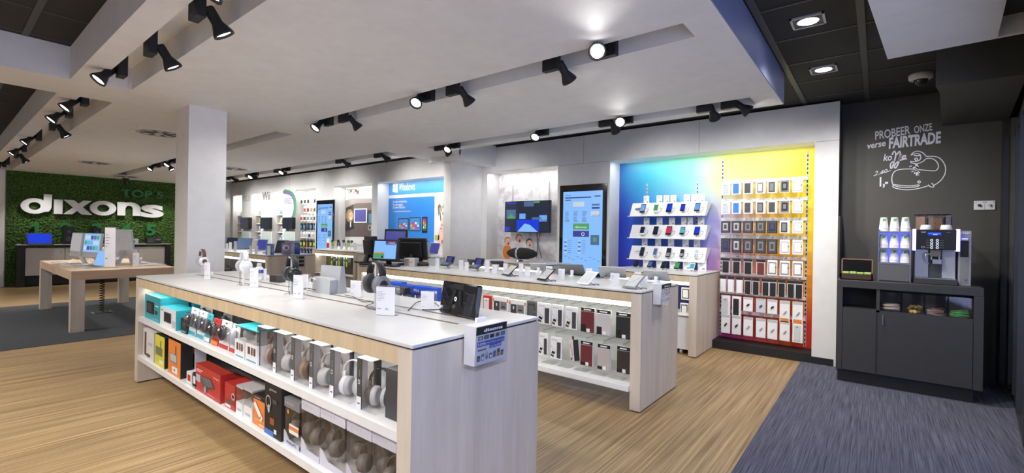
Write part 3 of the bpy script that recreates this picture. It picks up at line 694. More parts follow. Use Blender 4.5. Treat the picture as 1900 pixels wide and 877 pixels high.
# ---- hanging packs on the rainbow wall
ROWS = [(335, 361, 7), (372, 398, 7), (409, 434, 7), (443, 472, 7), (481, 512, 7), (516, 550, 10), (553, 596, 7), (590, 629, 7)]
ROWN = ['top row', 'second row', 'third row', 'fourth row', 'fifth row', 'sixth row', 'seventh row', 'bottom row']
def pack(loc, w, h, d, style, label, group=None, dx=0.):
    """card or clear pack hanging on a peg; style = (card colour, product colour, kind, accent)"""
    cc, pc, kind, ac = style
    t = thing('hanging_pack', label, 'accessory pack', loc, group=group)
    b = B(); b.rbox(-w / 2, -d, -h, w / 2, 0, 0, cc, min(.004, d * .3)); b.box(-w * .18, -d * .6, 0, w * .18, -d * .4, h * .10, blister); b.build('pack_box', t)
    b = B(); y = -d - .0012
    if kind == 'case':          # phone case showing on the card
        b.rbox(-w * .36, y - .006, -h * .90, w * .26, y + .002, -h * .12, pc, .004)
        if ac: rect(b, -w * .24, -h * .80, w * .14, -h * .22, y - .0068, ac)
        b.box(-w * .10, y - .008, -h * .25, 0, y - .006, -h * .19, dark_grey)
    elif kind == 'window':      # dark box with clear window
        rect(b, -w * .42, -h * .95, w * .42, -h * .05, y, pc); b.rbox(-w * .28, y - .005, -h * .80, w * .28, y + .001, -h * .18, ac or mid_grey, .004)
        rect(b, -w * .15, -h * .66, w * .15, -h * .3, y - .0056, pc)
    elif kind == 'sleeve':      # pouch with black header
        rect(b, -w * .5, -h * .16, w * .5, 0, y, black_matt); b.rbox(-w * .38, y - .010, -h * .98, w * .38, y + .001, -h * .2, pc, .006)
    elif kind == 'bag':         # clear bag with small gadget
        rect(b, -w * .45, -h * .14, w * .45, 0, y, light_grey); b.cyl((-w * .1, y - .008, -h * .6), (w * .15, y - .008, -h * .45), w * .09, w * .07, pc, 10)
        if ac: rect(b, -w * .4, -h * .98, w * .4, -h * .8, y, ac)
    elif kind == 'frame':
        rect(b, -w * .40, -h * .9, w * .40, -h * .12, y, pc); rect(b, -w * .30, -h * .82, w * .30, -h * .2, y - .0006, cc); rect(b, w * .3, -h * .5, w * .42, -h * .42, y - .001, ac or red)
    elif kind == 'wallet':      # leather cover on black header
        rect(b, -w * .5, -h * .14, w * .5, 0, y, black_matt); rect(b, -w * .30, -h * .10, w * .25, -h * .05, y - .0006, white_plastic)
        b.rbox(-w * .49, y - .006, -h, w * .49, y + .001, -h * .15, pc, .003); rect(b, -w * .48, -h * .99, -w * .1, -h * .86 if not ac else -h * .68, y - .0068, black_matt); rect(b, -w * .05, -h * .98, w * .2, -h * .84, y - .0068, white_plastic)
    elif kind == 'strip':       # white pack with a dark strip and little drawings
        rect(b, w * .08, -h * .94, w * .42, -h * .22, y, pc); stroke(b, [(-w * .48, -h * .42), (w * .05, -h * .72)], h * .012, dark_grey, (0, y, 0), X_, Z_)
        b.T = Matrix.Translation((-w * .24, 0, -h * .72)) @ Matrix.Rotation(R(20), 4, 'Y'); rect(b, -w * .14, -h * .06, w * .14, h * .06, y, black_matt); rect(b, -w * .14, -h * .2, w * .14, -h * .1, y, brown if ac else dark_grey); b.T = None
        rect(b, -w * .4, -h * .16, w * .1, -h * .12, y, light_grey)
    elif kind == 'pad':         # white box, two dark pictures, orange corners
        rect(b, -w * .42, -h * .75, -w * .04, -h * .22, y, dark_grey); rect(b, 0, -h * .6, w * .40, -h * .22, y, mid_grey); rect(b, -w * .5, -h * .24, -w * .42, -h * .1, y, orange); rect(b, w * .42, -h * .24, w * .5, -h * .1, y, orange)
        rect(b, -w * .27, -h * .45, -w * .2, -h * .32, y - .0006, white_plastic); rect(b, w * .08, -h * .5, w * .3, -h * .44, y - .0006, black_matt)
    b.build('product', t)
    return t
wh, bk = white_plastic, black_matt
ccase = mat('clear_case', (.62, .64, .66), .2)
ST = {'w': (wh, ccase, 'case', None), 'b': (wh, flat((.03, .22, .75)), 'case', None), 'k': (wh, dark_grey, 'case', dark_grey), 'g': (wh, mid_grey, 'case', silver), 's': (wh, dark_grey, 'case', mid_grey),
      'p': (wh, mid_grey, 'window', black_matt), 'f': (wh, light_grey, 'frame', red), 'B': (bk, dark_grey, 'window', silver), 'D': (bk, dark_grey, 'window', mid_grey), 'U': (bk, dark_grey, 'window', navy),
      'K': (ccase, bk, 'sleeve', None), 'R': (ccase, bordeaux, 'sleeve', None), 'A': (wh, mid_grey, 'frame', bk), 'S': (ccase, wh, 'sleeve', None), 'x': (wh, bk, 'bag', None), 'y': (ccase, flat((.05, .05, .3)), 'bag', None),
      'G': (wh, bk, 'case', None), 'q': (wh, light_grey, 'bag', orange), 'W': (wh, light_grey, 'bag', wh)}
DESC = {'w': 'white pack with clear phone case', 'b': 'white pack with bright blue phone case', 'k': 'white pack with black phone case', 'g': 'white pack with grey silver phone case', 's': 'white pack with slim dark case',
        'p': 'white pack with dark patterned cover', 'f': 'white pack with pale bumper frame', 'B': 'black box with silver framed case', 'D': 'black box with dark grey case', 'U': 'black box with dark blue case',
        'K': 'clear pack with black sleeve', 'R': 'clear pack with dark red sleeve', 'A': 'white pack with pictured armband', 'S': 'clear pack with white sleeve', 'x': 'white pack with black car adapter', 'y': 'clear bag with dark blue adapter',
        'G': 'white pack with black case and green foot', 'q': 'white pack with cable and orange band', 'W': 'plain white cable pack'}
GRID = ['wbkgspf', 'wbkskpf', 'BBDDUsf', 'UBDDDff', 'KKKRAAA', 'SSSKKKKKKK', 'wGxyxqq', 'xxWWWWw']
XS7 = (1346.5, 1366.5, 1388, 1411.5, 1433, 1456, 1480)
XS10 = (1341.5, 1356, 1372, 1387.5, 1402.5, 1420.5, 1434, 1450.5, 1467.5, 1482.5)
for r_, (yt, yb, n) in enumerate(ROWS):
    xs_ = XS7 if n == 7 else XS10
    zt = on_y(1412, yt + .5, 6.19).z; hh = zt - on_y(1412, yb, 6.19).z
    rail = thing('hook_rail', 'white hook rail of the %s on the rainbow wall' % ROWN[r_], 'hook rail', (-1.12, WN - .03, zt + .012))
    B().box(-.47, 0, -.008, .47, .022, .03, white_plastic).build('bar', rail)
    for k, px in enumerate(xs_):
        x = on_y(px, (yt + yb) / 2, 6.19).x
        b = B(); b.tube([(x + 1.12, 0, .012), (x + 1.12, -.165, .012), (x + 1.12, -.18, .022)], .0025, steel, 5); b.build('hook', rail)
        s_ = GRID[r_][k]; w = .104 if n == 7 else .078
        if s_ in 'SKR' and n == 7: w = .095
        hf = hh * (.62 if s_ in 'xy' and r_ == 6 else .93)
        pack((x, 6.20, zt), w, hf, .022 if s_ in 'BDUx' else .014, ST[s_], '%s, %s in the %s' % (DESC[s_], ORD[k], ROWN[r_]))
# ---- concrete look poster with three children, television, oval speaker
cm = bpy.data.materials.new('concrete_print'); cm.use_nodes = True; N, L = nt(cm); pb = N['Principled BSDF']; pb.inputs['Roughness'].default_value = .6
tc = N.new('ShaderNodeTexCoord'); nz1 = N.new('ShaderNodeTexNoise'); nz1.inputs['Scale'].default_value = 4; nz1.inputs['Detail'].default_value = 8; nz1.inputs['Roughness'].default_value = .7
L.new(tc.outputs['Object'], nz1.inputs['Vector']); crp = N.new('ShaderNodeValToRGB'); e = crp.color_ramp.elements
e[0].position = .36; e[0].color = (.44, .41, .43, 1); e[1].position = .56; e[1].color = (.74, .72, .73, 1); L.new(nz1.outputs['Fac'], crp.inputs[0]); L.new(crp.outputs[0], pb.inputs['Base Color'])
b = B(); rect(b, -5.375, .9, -3.92, NT - .005, WN - .004, cm)
y = WN - .006
def blob(b, px, py, rx, rz, m, yy, n=20):
    p = on_y(px, py, yy); k = on_y(px + 1, py, yy).x - p.x; kz = abs(on_y(px, py + 1, yy).z - p.z)
    b.disc((p.x, yy, p.z), X_, Z_, rx * k, rz * kz, m, n)
for (hx_, hy_, r, shirt, hm) in [(942, 448, 6.0, orange, mat('printed_red_hair', (.55, .22, .07))), (963, 443, 6.4, flat((.62, .60, .68)), mat('printed_brown_hair', (.28, .17, .11))), (982, 451, 6.0, flat((.60, .58, .62)), mat('printed_dark_hair', (.12, .07, .05)))]:
    blob(b, hx_ - 1, hy_ + 19, 8.5, 13, shirt, y, 24)
    blob(b, hx_, hy_ - 1.5, r * 1.02, r * 1.3, hm, y - .001); blob(b, hx_ + .6, hy_ + .8, r * .86, r * 1.18, skin, y - .002)
    blob(b, hx_ + 1.2, hy_ + 3.6, r * .26, r * .42, mat('mouth', (.20, .03, .03)), y - .003); blob(b, hx_ - 1, hy_ - .8, .7, .5, MATS['mouth'], y - .003, 8); blob(b, hx_ + 2.8, hy_ - .8, .7, .5, MATS['mouth'], y - .003, 8)
tag(b.build('children_poster'), 'grey concrete poster with three singing children above the oval speaker', 'poster')
t = thing('wall_television', 'flat television hanging on the grey concrete poster', 'television', (0, 0, 0)); ty = 6.17
a, c = on_y(937, 374, ty), on_y(1020, 431.5, ty); t.location = ((a.x + c.x) / 2, ty, (a.z + c.z) / 2); hw, hh = (c.x - a.x) / 2, (a.z - c.z) / 2
B().rbox(-hw, 0, -hh, hw, .045, hh, black_gloss, .004).build('casing', t)
b = B(); y = -.001; rect(b, -hw + .012, -hh + .018, hw - .012, hh - .012, y, scr_dark)
y = -.002
for (u0, v0, u1, v1, m) in [(.05, .04, .27, .08, scr_ultra), (.44, .02, .66, .18, scr_grey), (.66, .02, .78, .08, scr_green), (.04, .27, .26, .56, scr_grey), (.34, .40, .48, .57, scr_blue), (.78, .46, .94, .66, scr_blue), (.28, .60, .77, .98, scr_ultra), (.01, .83, .12, .97, scr_ultra), (.62, .52, .82, .60, scr_grey), (.80, .60, .94, .90, scr_dark)]:
    rect(b, -hw + 2 * hw * u0, hh - 2 * hh * v1, -hw + 2 * hw * u1, hh - 2 * hh * v0, y, m)
b.prism([(-hw + 2 * hw * .05, hh - 2 * hh * .56), (-hw + 2 * hw * .15, hh - 2 * hh * .40), (-hw + 2 * hw * .26, hh - 2 * hh * .56)], -.0021, -.003, scr_green, 'y')
b.prism([(-hw + 2 * hw * .30, hh - 2 * hh * .98), (-hw + 2 * hw * .46, hh - 2 * hh * .72), (-hw + 2 * hw * .58, hh - 2 * hh * .76), (-hw + 2 * hw * .75, hh - 2 * hh * .98)], -.0021, -.003, scr_sky, 'y')
b.build('screen', t)
B().box(-.25, .045, -.2, .25, WN - ty - .006, .2, black_matt).build('wall_bracket', t)
t = thing('wall_cable', 'thin grey rods above and cables below the television', 'cable', (-4.5, WN - .03, 1.4))
b = B()
for px in (950.5, 1018): x = on_y(px, 350, WN - .03).x + 4.5; b.box(x - .006, 0, .5, x + .006, .02, .83 if px < 960 else .85, light_grey)
x = on_y(996, 450, WN - .03).x + 4.5
b.tube(curve([(x, 0, .0), (x + .01, 0, -.25), (x + .0, 0, -.42)], 5), .007, dark_grey, 6); b.tube(curve([(x + .08, 0, .0), (x + .03, 0, -.18), (x + .1, 0, -.42)], 5), .005, dark_grey, 6)
b.build('cables', t)
t = thing('oval_speaker', 'black zeppelin shaped speaker with chrome band on birch counter', 'speaker', (*[(on_y(968, 468, 5.75)[i]) for i in (0, 1)], CT))
sw = (on_y(996, 470, 5.75).x - on_y(939, 470, 5.75).x) / 2
b = B(); b.lathe([(0, -sw), (.03, -sw * .93), (.062, -sw * .72), (.085, -sw * .40), (.092, 0), (.085, sw * .40), (.062, sw * .72), (.03, sw * .93), (0, sw)], mat('speaker_cloth', (.018, .018, .018), .9, vary=(200, .3)), (0, 0, .125), 24, (1, 0, 0)); b.build('body', t)
b = B(); b.lathe([(.0905, -.018), (.096, -.012), (.096, .012), (.0905, .018)], steel, (-.05, 0, .125), 24, (1, 0, 0)); b.build('chrome_band', t)
b = B(); b.cyl((-.05, 0, 0), (-.05, 0, .02), .07, .055, steel, 20); b.cyl((-.05, 0, .02), (-.05, 0, .05), .03, .03, steel, 12); b.build('foot', t)
# ---- tall touchscreens
def totem(label, l, tp, r, bo, dens, seed):
    a, c = on_y(l, (tp + bo) / 2, W - .02), on_y(r, (tp + bo) / 2, W - .02); zt = on_y((l + r) / 2, tp, W - .02).z; zb = .76
    t = thing('touchscreen_totem', label, 'touchscreen', ((a.x + c.x) / 2, W - .022, zb)); hw = (c.x - a.x) / 2; H = zt - zb
    B().rbox(-hw, 0, 0, hw, .021, H, black_gloss, .004).build('casing', t)
    b = B(); x0, x1 = -hw * .84, hw * .84; z0, z1 = .06, H - .10; rect(b, x0, z0, x1, z1, -.001, scr_sky)
    rnd = random.Random(seed); U = lambda u: x0 + (x1 - x0) * u; V = lambda v: z1 - (z1 - z0) * v; q = -.002
    b.text('dixons', (U(.05), q, V(.05)), X_, Z_, .016, scr_navy, off=.02, w=.10)
    rect(b, U(.05), V(.085), U(.72), V(.07), q, scr_navy); rect(b, U(.05), V(.115), U(.20), V(.10), q, scr_grey); rect(b, U(.26), V(.19), U(.55), V(.13), q, scr_white); rect(b, U(.8), V(.075), U(.95), V(.06), q, scr_navy)
    for i in range(3):
        for j in range(8): rect(b, U(.06 + i * .22), V(.255 + j * .018), U(.14 + i * .22 + rnd.random() * .04), V(.249 + j * .018), q, scr_grey)
    rect(b, U(.27), V(.475), U(.68), V(.40), q, scr_green); b.text('dixons', (U(.32), q - .001, V(.455)), X_, Z_, .028, scr_white, off=.03, w=(x1 - x0) * .30)
    rect(b, U(.27), V(.565), U(.68), V(.49), q, scr_navy); b.disc((U(.53), q - .001, V(.53)), X_, Z_, .028, .028, scr_white, 18, .6)
    for i in range(2):
        for j in range(7): rect(b, U(.05 + i * .36), V(.615 + j * .026), U(.11 + i * .36), V(.603 + j * .026), q, scr_navy if j % 2 else scr_white); rect(b, U(.14 + i * .36), V(.612 + j * .026), U(.24 + i * .36), V(.608 + j * .026), q, scr_grey)
    for j, v in enumerate((.17, .21, .30)): rect(b, U(.74), V(v + .012), U(.93), V(v - .01), q, scr_navy if j % 2 else scr_grey)
    rect(b, U(.72), V(.31), U(.92), V(.25), q, scr_white); rect(b, U(.72), V(.66), U(.93), V(.54), q, scr_grey); rect(b, U(.78), V(.62), U(.87), V(.57), q - .001, scr_green)
    for j in range(9): rect(b, U(.05 + .105 * j), V(.815 + .02 * (j % 3)), U(.12 + .105 * j), V(.81 + .02 * (j % 3)), q, scr_grey)
    b.build('screen', t)
totem('tall black price touchscreen between television niche and rainbow wall', 1038, 342, 1125, 500, 1, 4)
totem('narrow looking far tall touchscreen left of the navigation poster', 586.5, 371, 619.5, 475, 1, 5)
# ---- windows poster
b = B(); yy = WN - .02
wblue, wblue2 = flat((.05, .30, .74)), flat((.03, .23, .68))
x0, x1 = on_y(721, 400, yy).x, -6.36
z_a = on_y(770, 337, yy).z
rect(b, x0, .9, x1, NT - .01, yy, flat((.74, .74, .76)))
rect(b, x0, on_y(760, 360, yy).z, x1, NT - .012, yy - .002, wblue)
rect(b, x0, .9, on_y(806, 400, yy).x, on_y(760, 366, yy).z, yy - .002, wblue2)
p = on_y(729, 356, yy); ws = .16
for i in range(2):
    for j in range(2): b._add([(p.x + i * ws * .56, yy - .004, p.z + j * ws * .56 - .01 * i), (p.x + i * ws * .56 + ws * .5, yy - .004, p.z + j * ws * .56 - .01 * i - (.012 if j == 0 else 0)), (p.x + i * ws * .56 + ws * .5, yy - .004, p.z + j * ws * .56 + ws * .5 + (.012 if j else 0)), (p.x + i * ws * .56, yy - .004, p.z + j * ws * .56 + ws * .5)], [(0, 1, 2, 3)], white_plastic)
b.text('Windows', on_y(740.5, 354, yy) + Vector((0, -.004, 0)), X_, Z_, .17, white_plastic, w=on_y(770, 350, yy).x - on_y(740.5, 350, yy).x)
for k, s_ in enumerate(('Jouw vrienden.', 'Jouw apps.', 'Jouw manier.')): b.text(s_, on_y(729, 376.5 + k * 5.2, yy) + Vector((0, -.004, 0)), X_, Z_, .058, white_plastic)
rect(b, *[on_y(729, 393, yy)[i] for i in (0, 2)], on_y(762, 391, yy).x, on_y(745, 391.5, yy).z, yy - .004, flat((.5, .62, .85)))
for (l, tp, r, bo, ph) in ((738.5, 405, 758, 427, 0), (759.5, 403, 780, 428.5, 0), (783, 402, 793, 432, 1)):
    prect(b, l, tp, r, bo, yy - .004, black_gloss); prect(b, l + 1, tp + 1.3, r - 1, bo - (1.3 if not ph else 4), yy - .005, flat((.05, .25, .6)) if not ph else dark_grey)
    n1, n2 = (4, 3) if not ph else (2, 4)
    for i in range(n1):
        for j in range(n2):
            fx0 = l + 2 + (r - l - 4) * i / n1; fy0 = tp + (9 if not ph else 5) + (bo - tp - (12 if not ph else 13)) * j / n2
            prect(b, fx0, fy0, fx0 + (r - l - 4) / n1 - .7, fy0 + (bo - tp - 12) / n2 - .7, yy - .006, [flat(c) for c in ((.7, .08, .1), (.1, .5, .15), (.35, .06, .5), (.8, .4, .05), (.75, .75, .8))][(i * 2 + j * 3) % 5])
# printed photograph: woman's shoulder before palm leaves
rnd = random.Random(4)
for k in range(26):
    blob(b, 818 + rnd.uniform(-5, 6), 385 + rnd.uniform(-7, 22), rnd.uniform(.5, 1.2), rnd.uniform(2, 5), [flat((.10, .12, .05)), flat((.32, .20, .10)), flat((.20, .22, .12))][k % 3], yy - .004 - k * .0001, 8)
b.prism([tuple(on_y(px, py, yy)[i] for i in (0, 2)) for px, py in ((822, 400), (828, 396), (828, 440), (820, 458), (812, 452), (814, 432))], yy - .008, yy - .0075, skin, 'y')
for k in range(14): blob(b, 821 + rnd.uniform(-3, 6), 425 + rnd.uniform(-10, 25), rnd.uniform(.8, 2), rnd.uniform(1.2, 2.4), [flat((.12, .02, .03)), flat((.5, .45, .42)), dark_grey][k % 3], yy - .009 - k * .0001, 8)
prect(b, 806.5, 436, 815, 445, yy - .008, flat((.45, .50, .12)))
tag(b.build('software_poster'), 'big bright blue poster with tablets and white window logo', 'poster')
# ---- navigation poster
b = B(); x0, x1 = on_y(641, 400, yy).x, -8.79
rect(b, x0, 1.05, x1, NT - .012, yy, flat((.76, .76, .75)))
b.text('TOMTOM', on_y(644, 358.5, yy) + Vector((0, -.004, 0)), X_, Z_, .10, dark_grey, off=.01, w=.42); b.disc(on_y(664, 356.5, yy) + Vector((0, -.004, 0)), X_, Z_, .05, .05, red, 14)
b.text('At the heart of', on_y(667, 355.5, yy) + Vector((0, -.004, 0)), X_, Z_, .075, mid_grey, w=.55); prect(b, 641.5, 350.2, 663, 351.4, yy - .003, green_l)
prect(b, 641, 371, 690, 439, yy - .003, flat((.05, .045, .04)))
b.prism([tuple(on_y(px, py, yy)[i] for i in (0, 2)) for px, py in ((641, 372), (652, 368), (690, 368), (690, 376), (660, 377), (641, 386))], yy - .005, yy - .0045, flat((.38, .34, .32)), 'y')
b.prism([tuple(on_y(px, py, yy)[i] for i in (0, 2)) for px, py in ((641, 425), (656, 415), (690, 413), (690, 439), (641, 439))], yy - .006, yy - .0055, flat((.13, .10, .09)), 'y')
prect(b, 656, 376, 690, 390, yy - .0045, flat((.20, .15, .13))); prect(b, 684, 396, 690, 414, yy - .0047, flat((.10, .28, .42)))
blob(b, 649, 400, 7, 12, flat((.45, .28, .10)), yy - .006); blob(b, 650.5, 401, 4.3, 8, skin, yy - .007); blob(b, 651, 405, 2.2, 1.1, wh, yy - .008, 10)
blob(b, 648.7, 399.2, .7, .5, dark_grey, yy - .008, 8); blob(b, 652.6, 399.2, .7, .5, dark_grey, yy - .008, 8)
b.prism([tuple(on_y(px, py, yy)[i] for i in (0, 2)) for px, py in ((641, 417), (648, 411), (655, 412), (658, 424), (641, 429))], yy - .007, yy - .0065, flat((.02, .02, .03)), 'y')
prect(b, 649.3, 411, 651.5, 421, yy - .008, wh)
prect(b, 656.5, 386.5, 681, 413, yy - .008, wh); prect(b, 658.5, 388.5, 679, 411, yy - .009, flat((.10, .10, .38)))
blob(b, 686, 422, 3.2, 5.5, light_grey, yy - .008); blob(b, 686, 422, 2, 3.6, dark_grey, yy - .009)
tag(b.build('navigation_poster'), 'poster with blonde driver in a car above the watch counter', 'poster')
# ---- games wall: shelves in the narrow niches, panels with televisions between
rnd = random.Random(8)
GC = [flat(c) for c in ((.72, .72, .74), (.62, .30, .12), (.06, .22, .50), (.55, .45, .40), (.15, .45, .12), (.40, .42, .45), (.75, .65, .15), (.5, .1, .08), (.35, .25, .4))]
for ni, nm in ((0, 'first'), (1, 'second'), (2, 'third')):
    a, c, _ = NICHES[ni]
    for k in range(4):
        z = 1.80 - k * .25
        s_ = thing('game_shelf', 'white ledge %s from the top in the %s lit games niche' % (ORD[k], nm), 'shelf', ((a + c) / 2, WN, z)); hw = (c - a) / 2 - .004
        B().box(-hw, -.17, -.015, hw, 0, 0, white_gloss).build('board', s_); B().box(-hw, -.175, -.015, hw, -.168, .015, white_gloss).build('front_lip', s_)
        for q in range(3):
            x = (a + c) / 2 - hw + .12 + q * (2 * hw - .2) / 3
            g = thing('game_case', '%s game case on ledge %s of the %s games niche' % (('left', 'middle', 'right')[q], ORD[k], nm), 'game case', (x, WN - .14, z + .001), rot=(R(-16), 0, 0))
            B().box(-.065, 0, 0, .065, .014, .185, GC[rnd.randrange(9)]).build('cover', g)
            bb = B(); rect(bb, -.055, .02, .055, .12, -.001, GC[rnd.randrange(9)]); rect(bb, -.055, .15, .05, .175, -.0012, wh); bb.build('cover_print', g)
for k, (l, r, tx, lab, col) in enumerate([(446, 464.5, 'PS3', 'first small black television on the games wall', light_grey), (482.5, 502, 'Wii', 'second small black television, under the Wii lettering', mid_grey), (523.5, 545, 'KINECT', 'third small black television, under the KINECT panel', navy)]):
    a, c = on_y(l, 413, W - .1), on_y(r - 3, 413, W - .1); zt, zb = on_y((l + r) / 2, 403, W - .1).z, on_y((l + r) / 2, 424, W - .1).z
    t = thing('games_television', lab, 'television', ((a.x + c.x) / 2, W - .10, (zt + zb) / 2)); hw, hh = (c.x - a.x) / 2, (zt - zb) / 2
    B().rbox(-hw, 0, -hh, hw, .097, hh, black, .01).build('casing', t)
    bb = B(); rect(bb, -hw * .9, -hh * .9, hw * .9, hh * .9, -.001, (scr_dark, scr_dark, scr_dark)[k]); bb.build('screen', t)
yy = W - .003; b = B()
prect(b, 526, 355, 547, 402, yy, flat((.74, .74, .75))); tag(b.build('game_brand_panel'), 'light panel with KINECT lettering and purple green swirl', 'sign')
o_ = bpy.data.objects['game_brand_panel']
b = B(); b.text('KINECT', on_y(528.3, 378.5, yy) + Vector((0, -.002, 0)), X_, Z_, .17, navy, w=on_y(544, 378, yy).x - on_y(528.3, 378, yy).x)
pts = [tuple(on_y(px, py, yy)[i] for i in (0, 2)) for px, py in ((527, 355.5), (536, 357), (543, 362), (547, 370), (548, 385), (546, 398), (541, 408), (534, 425), (527, 440))]
stroke(b, curve(pts, 6), .13, flat((.05, .35, .10)), (0, yy - .002, 0), X_, Z_); stroke(b, [(x - .06, z) for x, z in curve(pts[:7], 6)], .06, flat((.20, .08, .45)), (0, yy - .0035, 0), X_, Z_)
b.build('lettering', o_)
for (l, bl, tx, w_, m, lab) in ((487, 371.5, 'Wii', 13.5, mid_grey, 'grey Wii lettering on the games wall'), (449.6, 373.5, 'PS3', 13, light_grey, 'pale PS3 lettering on the games wall')):
    b = B(); b.text(tx, on_y(l, bl, yy) - Vector((0, 0, 0)), X_, Z_, .25 if tx == 'Wii' else .17, m, w=on_y(l + w_, bl, yy).x - on_y(l, bl, yy).x, depth=.004); tag(b.build('wall_lettering'), lab, 'sign')
for k, px in enumerate((455.5, 494, 536)):
    x = on_y(px, 440, W).x; b = B()
    b.box(x - .28, W - .006, .85, x + .28, W - .001, 1.35, mat('console_bay', (.50, .60, .58), .4)); b.box(x - .30, W - .01, 1.35, x + .30, W - .001, 1.37, wh); o = b.build('console_bay'); tag(o, 'white bay under the %s games television, aqua light put in its colour' % ORD[k], 'display bay')  # white open bays as flat panels, their aqua light put into the colour
# accessories niche
a, c, _ = NICHES[3]
rnd = random.Random(5)
for r_ in range(7):
    z = 2.24 - r_ * .225; rail = thing('hook_rail', 'hook rail %s from the top in the accessories niche' % ORD[r_], 'hook rail', ((a + c) / 2, WN - .03, z)); B().box(-.48, 0, -.01, .48, .02, .015, white_plastic).build('bar', rail)
    n = 6 if r_ != 4 else 7
    for k in range(n):
        if r_ < 3 and rnd.random() < .12: continue
        cc, pc = ((wh, bk), (wh, dark_grey), (wh, mid_grey), (bk, flat((.05, .25, .6))), (wh, light_grey), (bk, green_l), (bk, flat((.1, .15, .5))))[r_]
        if rnd.random() < .25: pc = [red, dark_grey, navy, orange][rnd.randrange(4)]
        x = a + .09 + k * (.86 / (n - 1))
        g = thing('hanging_pack', 'small hanging pack %s in row %s of the accessories niche' % (ORD[k], ORD[r_]), 'accessory pack', (x, WN - .16, z - .01))
        b = B(); b.box(-.055, -.02, -.17, .055, 0, 0, cc); b.box(-.01, -.012, 0, .01, -.008, .02, cc); b.build('pack_box', g)
        b = B(); b.rbox(-.04, -.032, -.14, .04, -.018, -.05, pc, .006); b.build('product', g)
        b = B(); b.tube([(x - (a + c) / 2, 0, .0), (x - (a + c) / 2, -.16, 0)], .003, steel, 5); b.build('hook', rail)
# ================================================================ goods inside the headphone island
def gb(px0, px1, pyt, zs, y=1.175, pym=None):
    """left x, right x, top z of a box front standing on shelf zs at depth y, read from its picture edges"""
    pym = pym or pyt + 30; a, c = on_y(px0, pym, y).x, on_y(px1, pym, y).x
    return a, c, min(on_y((px0 + px1) / 2, pyt, y).z, zs + (.245 if zs > .5 else .295))
def carton(name, label, a, c, z0, z1, y, d, m, side=None, top=None, cat='box', prints=(), lean=0., group=None):
    """printed carton: front prints are (u0, v0, u1, v1, material[, relief]) in fractions of the front"""
    w, h = c - a, z1 - z0; t = thing(name, label, cat, (a, y, z0 + .0005), group=group)
    b = B(); b.box(0, 0, 0, w, d, h, m)
    if side: b.quad((w + .0006, 0, 0), (w + .0006, d, 0), (w + .0006, d, h), (w + .0006, 0, h), side)
    if top: b.quad((0, 0, h + .0006), (w, 0, h + .0006), (w, d, h + .0006), (0, d, h + .0006), top)
    b.build('carton', t)
    if prints:
        b = B()
        for k, q in enumerate(prints):
            u0, v0, u1, v1, mm = q[:5]; yy = -.0008 - k * .0004
            if len(q) > 5 and q[5] == 'e': b.disc(((u0 + u1) / 2 * w, yy, (v0 + v1) / 2 * h), X_, Z_, (u1 - u0) / 2 * w, (v1 - v0) / 2 * h, mm, 20)
            elif len(q) > 5: b.text(q[5], (u0 * w, yy, v0 * h), X_, Z_, (v1 - v0) * h, mm, w=(u1 - u0) * w)
            else: rect(b, u0 * w, v0 * h, u1 * w, v1 * h, yy, mm)
        b.build('front_print', t)
    return t
S1, S2 = .59, .25
a, c, z = gb(267.5, 296, 549, S1)
carton('speaker_box', 'teal carton with black speaker picture at the left end of the upper shelf', a, c, S1, z, 1.18, .20, teal, top=teal, prints=((.12, .25, .62, .75, black_matt), (.2, .32, .45, .66, dark_grey), (.66, .30, .85, .45, dark_grey), (.55, .08, .9, .13, wh, 'audio'), (.7, .62, .9, .66, wh)))
a2, c2, z2 = gb(321, 345, 553, S1, 1.34)
carton('speaker_box', 'teal carton standing behind the small white speaker box', a2, c2, S1, z2 + .02, 1.40, .12, teal, prints=((.6, .2, .9, .3, wh, 'L'),))
a, c, z = gb(297, 326, 572, S1)
carton('speaker_box', 'white and teal carton with dark speaker picture on the upper shelf', a, c, S1, z, 1.175, .14, wh, side=teal, top=teal, prints=((.25, .25, .72, .78, dark_grey), (.3, .32, .66, .72, black_matt), (.06, .8, .2, .86, teal), (.78, .1, .98, .45, light_grey)))
def mouse_pack(label, px0, px1, pyt, col, mcol, accent, y=1.18, lean=-.10, zs=S1):
    a, c, z = gb(px0, px1, pyt, zs, y); w, h = (c - a), z - zs
    t = thing('mouse_pack', label, 'computer mouse pack', (a + w / 2, y + .02, zs + .001), rot=(-.12, 0, lean * 0 + 0.0))
    b = B(); b.rbox(-w / 2, 0, 0, w / 2, .006, h, col, .002); rect(b, -w * .46, h * .02, w * .46, h * .16, -.0008, accent); rect(b, -w * .1, h * .88, w * .1, h * .93, -.0008, dark_grey); b.build('card', t)
    b = B(); b.ell((w * .05, -.022, h * .58), min(.032, w * .42), .024, .052, mcol, 14, 8); b.build('mouse', t)
    b = B(); b.cyl((w * .05, -.047, h * .66), (w * .05, -.040, h * .72), .006, .006, steel, 8); rect(b, -w * .2, h * .3, w * .3, h * .33, -.0012, mid_grey); b.build('scroll_wheel', t)
    b = B(); b.rbox(-w * .47, -.045, h * .36, w * .47, 0, h * .82, blister, .012); b.build('blister', t)
    return t
carton('webcam_box', 'small black webcam carton beside the mouse packs', *gb(331, 342, 580, S1)[:2], S1, .70, 1.19, .08, black_matt, prints=((.1, .06, .9, .16, teal), (.25, .4, .8, .75, dark_grey, 'e')))
mouse_pack('white mouse pack with black mouse, first of the row', 343, 356, 572, flat((.62, .68, .74)), black_gloss, teal)
mouse_pack('pale blue mouse pack with black mouse, second of the row', 358, 371, 578, flat((.70, .76, .80)), dark_grey, teal)
mouse_pack('narrow teal striped mouse pack, third of the row', 372, 382, 583, teal, dark_grey, wh)
mouse_pack('red mouse pack with black mouse left of the larger one', 384, 397, 592, red, black_gloss, orange)
